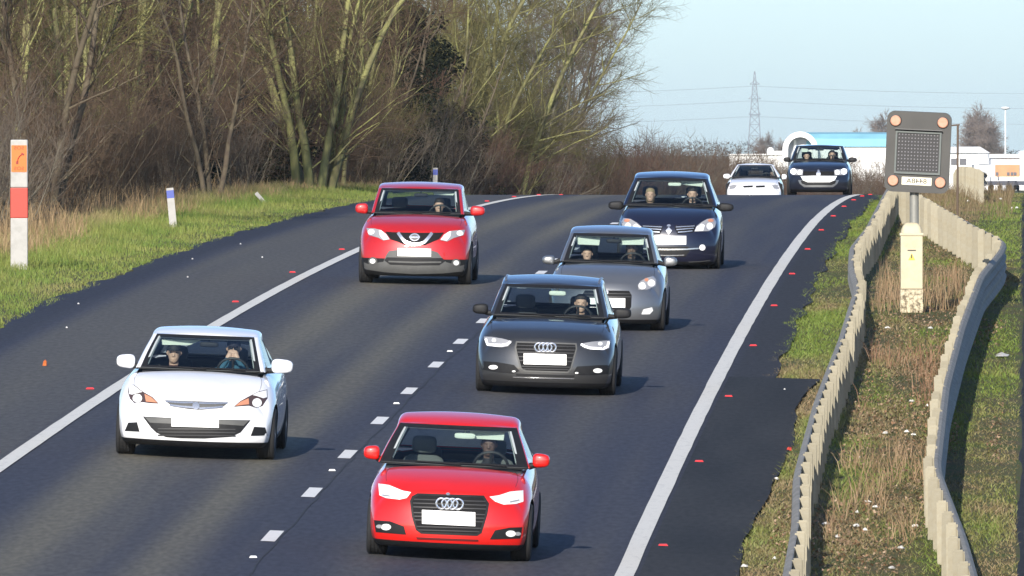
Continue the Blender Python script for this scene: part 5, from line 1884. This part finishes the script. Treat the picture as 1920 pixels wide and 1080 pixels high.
red_q = carpaint('paint_red_deep', (0.46, 0.010, 0.010), 0.1, 0.45)
grey_p = carpaint('paint_dark_grey', (0.085, 0.084, 0.083), 0.75, 0.42)
silver_p = carpaint('paint_mid_grey', (0.26, 0.265, 0.27), 0.75, 0.42)
navy_p = carpaint('paint_navy', (0.010, 0.011, 0.026), 0.1, 0.3)
navy_g = carpaint('paint_blue_black', (0.014, 0.016, 0.026), 0.2, 0.3)

# ---------------- white three-door hatchback, left lane
C1 = (200, 580, 3.6)
feats = []
feats += [('headlight', [(150, 510), (185, 508), (245, 555), (310, 592), (352, 636), (300, 634), (240, 626), (190, 634), (157, 604), (143, 560)], lensd, 0.002),
          ('headlight_reflector', [(150, 514), (182, 512), (240, 558), (215, 562), (172, 575), (150, 570)], lensw, 0.008),
          ('headlight_bulb', circ(207, 600, 32, 30), lensw, 0.008), ('indicator', [(255, 570), (300, 592), (342, 630), (265, 622)], lenso, 0.008)]
feats += [('headlight', [(1084, 540), (1086, 600), (1052, 652), (1010, 664), (960, 650), (858, 657), (900, 620), (950, 592), (1020, 556)], lensd, 0.002),
          ('headlight_reflector', [(1080, 545), (1082, 592), (1058, 600), (1015, 585), (985, 578), (1020, 560)], lensw, 0.008),
          ('headlight_bulb', circ(1015, 630, 32, 30), lensw, 0.008), ('indicator', [(868, 652), (905, 622), (958, 600), (962, 640)], lenso, 0.008)]
feats += [('upper_grille', [(390, 612), (822, 627), (775, 666), (640, 678), (560, 674), (440, 655)], greyp, 0.003)]
feats += [('grille_bar', path_strip([(400, 620), (500, 628), (585, 628)], 13), chrome, 0.009), ('grille_bar', path_strip([(425, 645), (500, 655), (585, 662)], 12), chrome, 0.009),
          ('grille_bar', path_strip([(815, 632), (720, 634), (625, 632)], 13), chrome, 0.009), ('grille_bar', path_strip([(785, 656), (720, 664), (625, 668)], 12), chrome, 0.009),
          ('emblem', circ(603, 650, 24, 27), chrome, 0.016)]
feats += [('lower_grille', [(242, 722), (435, 732), (760, 744), (972, 748), (905, 830), (842, 860), (660, 872), (500, 870), (400, 862), (335, 832), (300, 800)], blackp, 0.003),
          ('grille_trim', [(255, 726), (435, 736), (440, 772), (292, 765)], greyp, 0.008), ('grille_trim', [(758, 747), (960, 751), (925, 786), (756, 775)], greyp, 0.008)]
feats += bars('grille_slat', 345, 870, 795, 860, 3, 8, mat('slat_dark', (0.035, 0.035, 0.036), 0.5), 0.01)
feats += [('number_plate', rect(437, 757, 718, 790, 0.03), platew, 0.018)]
feats += [('plate_mark', path_strip([(492, 738), (497, 765)], 6), platei, 0.0255), ('plate_mark', path_strip([(520, 740), (540, 742)], 5), platei, 0.0255), ('plate_mark', path_strip([(660, 756), (690, 740)], 5), platei, 0.0255), ('plate_mark', path_strip([(612, 762), (630, 765)], 5), platei, 0.0255)]
feats += [('fog_recess', [(145, 764), (205, 761), (222, 826), (121, 821)], blackp, 0.004), ('fog_recess', [(995, 792), (1070, 797), (1086, 851), (972, 854)], blackp, 0.004)]
Car(dict(name='hatchback', label='white three-door hatchback with two people in the left lane', crop=C1, contact=(600, 996), L=78, R=1160, ws=((345, 178), (990, 194), (236, 388), (1050, 418)),
         roof=95, nose=618, bottom=932, lip=890, len=4.46, yc=1.08, yt=2.0, wb=2.69, paint=white_p, ml=(65, 195, 305, 392), mr=(1110, 1260, 340, 430), low=0.24, drop=0.10,
         visors=[[(365, 198), (640, 208), (560, 242), (372, 240)]], mirx=0.05, feats=feats,
         people=[((858, 268), 'face', dict(label='driver of the white car in blue with dark cap and sunglasses, hands at mouth', top=(0.03, 0.10, 0.16), hair='cap', hcol=(0.015, 0.012, 0.02), shades=True)),
                 ((455, 296), 'passenger', dict(label='passenger of the white car in a dark red top and dark cap', top=(0.06, 0.012, 0.016), hair='cap', hcol=(0.012, 0.012, 0.014)))]))

# ---------------- bright red small hatchback, front of the queue
C2 = (660, 750, 3.375)
slat = mat('slat_grey', (0.035, 0.035, 0.037), 0.5, spec=0.3)
feats = [('headlight', [(166, 528), (235, 538), (320, 573), (374, 583), (346, 620), (300, 630), (215, 620), (173, 602)], lensw, 0.004), ('headlight_detail', path_strip([(190, 600), (240, 608)], 8), lensg, 0.0105),
         ('headlight', [(1084, 571), (1085, 642), (1040, 657), (960, 662), (905, 642), (870, 612), (930, 603), (1000, 580)], lensw, 0.004), ('headlight_detail', path_strip([(1000, 645), (1060, 632)], 8), lensg, 0.0105),
         ('grille_surround', [(415, 590), (835, 604), (868, 655), (856, 725), (820, 842), (792, 860), (437, 846), (404, 822), (378, 735), (366, 640), (380, 608)], blackp, 0.002),
         ('grille', [(425, 602), (825, 616), (852, 660), (842, 720), (808, 830), (788, 845), (444, 832), (414, 814), (391, 730), (380, 645), (394, 618)], meshm, 0.008)]
for y, x0, x1 in ((628, 392, 846), (652, 386, 850), (676, 388, 848), (712, 390, 842), (735, 394, 838), (758, 398, 832), (800, 410, 818), (822, 418, 806)):
    feats.append(('grille_slat', rect(x0, x1, y - 3.5, y + 3.5, 0.03), slat, 0.014))
feats += [('number_plate', rect(443, 780, 695, 783, 0.047), platew, 0.024)]
for x in (545, 668, 690, 715, 735):
    feats.append(('plate_mark', path_strip([(x, 728), (x - 4, 756)], 4), platei, 0.0315))
feats += [('fog_recess', [(138, 760), (240, 767), (328, 800), (342, 852), (150, 836)], blackp, 0.003), ('fog_lamp', circ(215, 804, 32, 20), lensw, 0.010), ('fog_lamp', circ(172, 800, 20, 12), lensg, 0.010),
          ('fog_recess', [(1092, 804), (1086, 876), (873, 882), (905, 825), (1000, 807)], blackp, 0.003), ('fog_lamp', circ(1005, 846, 32, 20), lensw, 0.010), ('fog_lamp', circ(1050, 847, 20, 12), lensg, 0.010),
          ('splitter_groove', [(405, 868), (800, 884), (800, 897), (412, 882)], mat('groove_dark_red', (0.10, 0.006, 0.006), 0.5), 0.002),
          ('badge', circ(607, 594, 12, 9), chrome, 0.008)]
Car(dict(name='hatchback', label='bright red small hatchback with four ring emblem, nearest in the right lane', crop=C2, contact=(612, 995), L=97, R=1150, ws=((325, 160), (1012, 184), (198, 388), (1094, 424)),
         roof=62, nose=588, bottom=948, lip=906, len=3.95, yc=1.02, yt=1.88, wb=2.47, ya=0.78, paint=red_p, blackpillar=True, ml=(72, 178, 290, 372), mr=(1140, 1254, 342, 425), low=0.0, drop=0.06, sb=0.26,
         visors=[[(742, 178), (968, 190), (960, 256), (750, 244)]], mirm=visorm, mirx=0.08, seat=seatg, feats=feats, extra=[lambda c: rings4(c, [(566, 655), (601, 656), (636, 658), (671, 660)], 32)],
         people=[((868, 285), 'driver', dict(label='dimly seen driver of the bright red small hatchback, face below the sun visor', top=(0.02, 0.02, 0.025), hair='short', skin=(0.13, 0.08, 0.065)))]))  # skin tone darkened to stand for the dim cabin

# ---------------- dark grey estate with roof rails
C3 = (870, 500, 4.154)
feats = [('headlight', [(155, 545), (215, 546), (300, 560), (374, 580), (342, 620), (290, 628), (182, 618)], lensg, 0.003), ('daytime_lamp', path_strip([(168, 560), (182, 604), (230, 610), (290, 612), (335, 604), (362, 584)], 17), lenson, 0.009), ('headlight_bulb', circ(232, 572, 18, 15), lensw, 0.009),
         ('headlight', [(1138, 573), (1132, 632), (1090, 650), (980, 642), (938, 627), (903, 600), (1000, 584)], lensg, 0.003), ('daytime_lamp', path_strip([(912, 604), (945, 622), (985, 634), (1085, 638), (1118, 622), (1128, 584)], 17), lenson, 0.009), ('headlight_bulb', circ(1062, 600, 18, 15), lensw, 0.009),
         ('grille_surround', [(405, 580), (878, 596), (882, 640), (868, 690), (838, 800), (812, 830), (474, 818), (436, 796), (405, 685), (394, 625)], greyp, 0.003),
         ('grille', [(415, 592), (866, 607), (870, 640), (856, 685), (828, 790), (805, 816), (482, 806), (448, 786), (417, 680), (407, 628)], meshm, 0.009)]
for y, x0, x1 in ((612, 410, 866), (640, 412, 866), (665, 416, 862), (700, 424, 852), (730, 432, 844), (775, 446, 832), (795, 456, 822)):
    feats.append(('grille_slat', rect(x0, x1, y - 4, y + 4, 0.022), slat, 0.014))
feats += [('number_plate', rect(465, 798, 675, 759, 0.027), platew, 0.024), ('plate_mark', circ(533, 715, 7), platei, 0.0315), ('plate_mark', path_strip([(715, 735), (740, 705)], 5), platei, 0.0315),
          ('bumper_intake', [(122, 735), (250, 742), (390, 766), (432, 812), (380, 832), (250, 822), (135, 800)], blackp, 0.003), ('fog_lamp', circ(227, 783, 36, 17), lensw, 0.010), ('fog_lamp', circ(388, 815, 14, 7), lensw, 0.012),
          ('bumper_intake', [(1168, 765), (1158, 832), (1020, 845), (900, 845), (850, 828), (880, 778), (1040, 768)], blackp, 0.003), ('fog_lamp', circ(1042, 810, 36, 18), lensw, 0.010), ('fog_lamp', circ(878, 828, 14, 7), lensw, 0.012),
          ('lower_slot', [(400, 832), (862, 846), (858, 862), (410, 850)], blackp, 0.004), ('chin_strip', path_strip([(380, 862), (520, 868), (645, 870), (860, 874)], 5), chrome, 0.008)]
def rails(c):
    for s_ in (-1, 1):
        y0, y1 = c.S['yt'] + 0.25, c.S['len'] - 0.7
        w = c.wst + 0.02
        b = MB()
        b.tube([(s_ * w, y0, c.zrf + 0.01), (s_ * w, y0 + 0.12, c.zrf + 0.085), (s_ * w * 1.01, (y0 + y1) / 2, c.zrf + 0.095), (s_ * w, y1 - 0.12, c.zrf + 0.06), (s_ * w, y1, c.zrf - 0.01)], 0.018, 8)
        b.build('roof_rail', rimm, c.root, smooth=True)
Car(dict(name='estate_car', label='dark grey estate car with roof rails, four ring emblem and lit headlamps', crop=C3, contact=(636, 984), L=92, R=1192, ws=((342, 150), (1048, 158), (250, 376), (1112, 388)),
         roof=66, nose=570, bottom=945, lip=902, len=4.70, yc=1.25, yt=2.1, wb=2.81, ya=0.86, wr=0.325, paint=grey_p, mirpaint=blackp, ml=(65, 190, 288, 366), mr=(1165, 1305, 325, 402), low=0.0, drop=0.02,
         mirm=visorm, mirx=0.08, feats=feats, extra=[lambda c: rings4(c, [(585, 629), (617, 629), (650, 630), (683, 631)], 33), rails], seat=seatm,
         people=[((912, 288), 'driver', dict(label='driver of the dark grey estate car with dark hair', top=(0.03, 0.035, 0.04)))]))

# ---------------- red crossover in the left lane
C4 = (640, 320, 4.697)
feats = [('grille', [(385, 538), (560, 545), (740, 547), (905, 545), (862, 602), (800, 628), (738, 656), (556, 652), (498, 626), (432, 604)], meshm, 0.002),
         ('headlight', [(220, 505), (290, 508), (350, 522), (398, 560), (428, 606), (370, 614), (320, 588), (240, 567)], lensg, 0.006), ('headlight_reflector', [(330, 524), (352, 526), (395, 562), (420, 602), (372, 608), (340, 570)], lensw, 0.013), ('headlight_bulb', circ(262, 538, 30, 24), lensw, 0.013),
         ('headlight', [(1090, 520), (1077, 567), (990, 593), (930, 624), (868, 610), (905, 562), (950, 532), (1010, 526)], lensg, 0.006), ('headlight_reflector', [(968, 532), (945, 538), (905, 566), (876, 606), (928, 616), (960, 578)], lensw, 0.013), ('headlight_bulb', circ(1045, 550, 30, 24), lensw, 0.013),
         ('chrome_vee', path_strip([(498, 544), (530, 590), (560, 625), (600, 643), (645, 647), (692, 645), (732, 628), (765, 592), (800, 546)], 27), chrome, 0.010),
         ('emblem', circ(645, 585, 44, 34), chrome, 0.014), ('emblem_bar', rect(598, 692, 577, 593), chrome, 0.024), ('emblem_field', circ(645, 585, 32, 24), greyp, 0.0205),
         ('cladding', [(160, 790), (235, 822), (370, 802), (398, 740), (420, 708), (490, 698), (800, 704), (850, 722), (880, 760), (925, 806), (1050, 838), (1150, 808), (1146, 880), (900, 905), (640, 912), (380, 895), (165, 862)], greyp, 0.004),
         ('lower_intake', [(400, 763), (640, 768), (890, 770), (917, 796), (862, 832), (640, 834), (430, 827), (378, 790)], blackp, 0.012), ('intake_bar', path_strip([(415, 800), (640, 808), (880, 806)], 14), greyp, 0.020),
         ('fog_ring', circ(277, 797, 40, 36), greyp, 0.012), ('fog_lamp', circ(275, 797, 25, 22), lensw, 0.020), ('fog_ring', circ(1010, 812, 40, 36), greyp, 0.012), ('fog_lamp', circ(1012, 812, 25, 22), lensw, 0.020),
         ('number_plate', rect(495, 790, 682, 752, 0.02), platew, 0.022)]
for x in (632, 672, 705, 738):
    feats.append(('plate_mark', path_strip([(x, 706), (x, 728)], 6), platei, 0.0295))
Car(dict(name='crossover_car', label='red crossover car with chrome vee grille in the left lane', crop=C4, contact=(652, 994), L=158, R=1158, ws=((365, 160), (1032, 176), (300, 364), (1060, 380)),
         roof=95, nose=540, bottom=930, len=4.38, yc=1.15, yt=2.0, wb=2.65, wr=0.335, paint=red_q, ml=(122, 237, 288, 376), mr=(1135, 1266, 312, 396), low=0.42, drop=0.05,
         visors=[[(808, 182), (1000, 196), (985, 218), (815, 212)]], mirx=0.02, feats=feats,
         people=[((862, 312), 'driver', dict(label='driver of the red crossover car in dark clothes', top=(0.025, 0.04, 0.06), hair='short'))]))

# ---------------- mid grey small hatchback, half hidden
C5 = (1000, 400, 4.5)
hl = [(882, 602), (905, 572), (945, 548), (1012, 528), (1038, 560), (1032, 612), (962, 644), (888, 644)]
fl = [(912, 852), (930, 810), (1002, 794), (1010, 822), (982, 852)]
gr = [(436, 650), (620, 650), (808, 654), (830, 690), (826, 790), (796, 835), (444, 832), (414, 790), (410, 690)]
feats = [('headlight', hl, lensg, 0.003), ('headlight_bulb', circ(920, 612, 32, 30), lensw, 0.009), ('headlight_bulb', circ(996, 588, 32, 30), lensw, 0.009), ('indicator', circ(955, 560, 17, 14), lenso, 0.009),
         ('headlight', flip(hl, 620, 0.015), lensg, 0.003), ('headlight_bulb', circ(320, 603, 32, 30), lensw, 0.009), ('headlight_bulb', circ(244, 579, 32, 30), lensw, 0.009), ('indicator', circ(285, 551, 17, 14), lenso, 0.009),
         ('fog_lamp', fl, lensw, 0.005), ('fog_lamp', flip(fl, 620, 0.015), lensw, 0.005), ('grille_surround', [(418, 634), (620, 636), (824, 640), (848, 685), (844, 795), (806, 850), (436, 848), (396, 795), (392, 685)], silver_p, 0.006), ('grille', gr, meshm, 0.014)]
for y in (675, 700, 812):
    feats.append(('grille_slat', rect(420, 822, y - 4, y + 4, 0.01), slat, 0.022))
feats += [('number_plate', rect(464, 775, 713, 793, 0.01), platew, 0.026), ('emblem', circ(618, 665, 15, 17), chrome, 0.026)]
Car(dict(name='hatchback', label='mid grey small hatchback half hidden behind the dark grey estate car', crop=C5, contact=(620, 978), L=128, R=1118, ws=((342, 180), (958, 186), (243, 402), (1012, 412)),
         roof=95, nose=600, bottom=932, lip=892, len=4.03, yc=0.98, yt=1.75, wb=2.51, ya=0.80, wr=0.30, paint=silver_p, ml=(75, 182, 358, 428), mr=(1100, 1215, 368, 446), low=0.0, drop=0.06, sb=0.34,
         visors=[[(355, 190), (568, 190), (555, 270), (370, 262)], [(720, 190), (936, 195), (930, 266), (736, 266)]], mirx=0.05, seat=seatg, feats=feats,
         people=[((455, 345), 'passenger', dict(label='passenger of the mid grey hatchback with face below the sun visor', top=(0.10, 0.08, 0.05), hair='long', sc=0.92)),
                 ((830, 300), 'driver', dict(label='dimly seen driver of the mid grey hatchback', top=(0.02, 0.02, 0.025), hair='short', skin=(0.2, 0.13, 0.1)))]))  # driver's darker skin tone paints in the cabin's dimness

# ---------------- dark navy people carrier
C6 = (1120, 300, 4.911)
hl = [(893, 658), (910, 613), (950, 578), (1010, 543), (1076, 533), (1098, 570), (1082, 617), (1030, 654)]
g2 = [(712, 606), (906, 598), (884, 664), (740, 682), (720, 642)]
feats = [('headlight', hl, lensg, 0.003), ('headlight_reflector', [(900, 655), (918, 615), (960, 585), (990, 600), (975, 652)], lensw, 0.009), ('headlight_bulb', circ(1035, 610, 30, 34), lensw, 0.009), ('indicator', circ(1045, 556, 28, 15), lenso, 0.009),
         ('headlight', flip(hl, 658), lensg, 0.003), ('headlight_reflector', flip([(900, 655), (918, 615), (960, 585), (990, 600), (975, 652)], 658), lensw, 0.009), ('headlight_bulb', circ(281, 610, 30, 34), lensw, 0.009), ('indicator', circ(271, 556, 28, 15), lenso, 0.009),
         ('grille', g2, meshm, 0.003), ('grille', flip(g2, 658), meshm, 0.003)]
for pts in ([(722, 617), (810, 612), (898, 607)], [(728, 640), (810, 634), (888, 628)], [(742, 664), (810, 660), (876, 652)]):
    feats.append(('grille_bar', path_strip(pts, 9), chrome, 0.009))
    feats.append(('grille_bar', path_strip(flip(pts, 658), 9), chrome, 0.009))
feats += [('emblem', [(658, 616), (688, 650), (658, 686), (628, 650)], chrome, 0.014), ('badge', circ(658, 603, 18, 11), chrome, 0.008), ('number_plate', rect(500, 818, 698, 778, 0.004), platew, 0.012),
          ('lower_intake', [(480, 796), (836, 796), (850, 840), (810, 890), (506, 890), (466, 840)], blackp, 0.003), ('chrome_strip', path_strip([(352, 812), (500, 822), (660, 824), (820, 822), (962, 812)], 12), chrome, 0.011), ('fog_lamp', circ(967, 806, 28), lensw, 0.014), ('fog_lamp', circ(350, 806, 28), lensw, 0.014),
          ('chrome_strip', path_strip([(520, 876), (660, 880), (800, 876)], 8), chrome, 0.010), ('lip_strip', path_strip([(840, 940), (950, 936), (1040, 925)], 8), greyp, 0.006), ('lip_strip', path_strip([(276, 925), (366, 936), (476, 940)], 8), greyp, 0.006)]
Car(dict(name='people_carrier', label='dark navy people carrier with two people behind the mid grey hatchback', crop=C6, contact=(658, 994), L=178, R=1140, ws=((375, 172), (988, 180), (278, 412), (1088, 420)),
         roof=104, nose=595, bottom=965, lip=935, len=4.26, yc=0.95, yt=1.85, wb=2.69, ya=0.85, wr=0.315, paint=navy_p, mirpaint=blackp, ml=(100, 240, 378, 456), mr=(1115, 1256, 398, 472), low=0.0, drop=0.04, sb=0.34,
         visors=[[(770, 180), (978, 190), (965, 246), (778, 226)]], mirm=visorm, mirx=0.06, feats=feats,
         people=[((488, 322), 'passenger', dict(label='fair haired passenger of the dark navy people carrier', top=(0.12, 0.08, 0.07), hair='long', hcol=(0.30, 0.22, 0.13), sc=0.95)),
                 ((876, 318), 'driver', dict(label='driver of the dark navy people carrier with dark hair', top=(0.03, 0.04, 0.05)))]))

# ---------------- blue-black hatchback and white coupe at the crest
C7 = (1340, 230, 6.4)
feats = [('headlight', [(902, 548), (1062, 563), (1056, 628), (940, 628), (908, 610)], lensg, 0.003), ('headlight_bulb', circ(945, 584, 36, 36), lenson, 0.009), ('headlight_bulb', circ(1020, 594, 33, 32), lensw, 0.009),
         ('headlight', [(1433, 568), (1595, 548), (1590, 610), (1560, 628), (1440, 630)], lensg, 0.003), ('headlight_bulb', circ(1552, 584, 36, 36), lenson, 0.009), ('headlight_bulb', circ(1474, 594, 33, 32), lensw, 0.009),
         ('grille', [(1065, 585), (1430, 585), (1432, 630), (1062, 630)], meshm, 0.002), ('emblem', circ(1246, 612, 26, 28), chrome, 0.012), ('badge', circ(1246, 576, 13), chrome, 0.010),
         ('bumper_frame', [(1000, 690), (1490, 690), (1470, 735), (1420, 775), (1075, 775), (1022, 735)], silver_p, 0.003), ('lower_intake', [(1030, 694), (1462, 694), (1445, 730), (1400, 750), (1095, 750), (1046, 730)], blackp, 0.010),
         ('number_plate', [(1030, 640), (1468, 640), (1440, 690), (1380, 714), (1112, 714), (1060, 690)], platew, 0.018)]  # white shape takes in the plate and a bright reflection around it
Car(dict(name='hatchback', label='blue-black hatchback with lit headlamps cresting the rise', crop=C7, contact=(1252, 852), Y=398, L=868, R=1642, ws=((1008, 284), (1518, 284), (945, 446), (1578, 452)),
         roof=262, nose=560, bottom=828, lip=800, len=4.25, yc=1.08, yt=1.9, wb=2.58, wr=0.32, paint=navy_g, mirpaint=blackp, ml=(828, 906, 414, 472), mr=(1608, 1706, 418, 474), low=0.0, drop=0.05,
         visors=[[(1040, 308), (1120, 308), (1112, 352), (1046, 352)]], feats=feats,
         people=[((1410, 384), 'driver', dict(label='driver of the blue-black hatchback at the crest', top=(0.03, 0.03, 0.04), sc=0.95)), ((1105, 402), 'passenger', dict(label='passenger of the blue-black hatchback at the crest', top=(0.04, 0.03, 0.03), hair='long', sc=0.93))]))
feats = [('bonnet_vent', [(338, 758), (460, 752), (456, 776), (348, 780)], blackp, 0.003), ('bonnet_vent', [(488, 756), (602, 752), (604, 776), (498, 780)], blackp, 0.003),
         ('headlight', [(155, 765), (230, 742), (270, 752), (240, 790), (165, 800)], lensg, 0.002), ('headlight', [(800, 765), (725, 742), (685, 752), (715, 790), (790, 800)], lensg, 0.002),
         ('number_plate', rect(355, 590, 895, 940), platew, 0.01), ('lower_intake', rect(330, 615, 945, 965), blackp, 0.004)]
Car(dict(name='coupe', label='low white coupe with two bonnet vents, half hidden by the crest', crop=C7, contact=(474, 985), Y=446, L=130, R=818, ws=((328, 516), (716, 518), (206, 650), (768, 652)),
         roof=480, nose=765, bottom=955, len=4.3, yc=1.35, yt=2.15, wb=2.55, paint=white_p, ml=(102, 182, 614, 672), mr=(804, 866, 618, 682), low=0.0, drop=0.12, yrb=3.9, yrt=3.0, feats=feats,
         people=[((690, 615), 'driver', dict(label='dimly seen driver of the white coupe', top=(0.03, 0.03, 0.03), sc=0.85, skin=(0.3, 0.2, 0.16)))]))  # dimness behind the screen is put into the skin colour
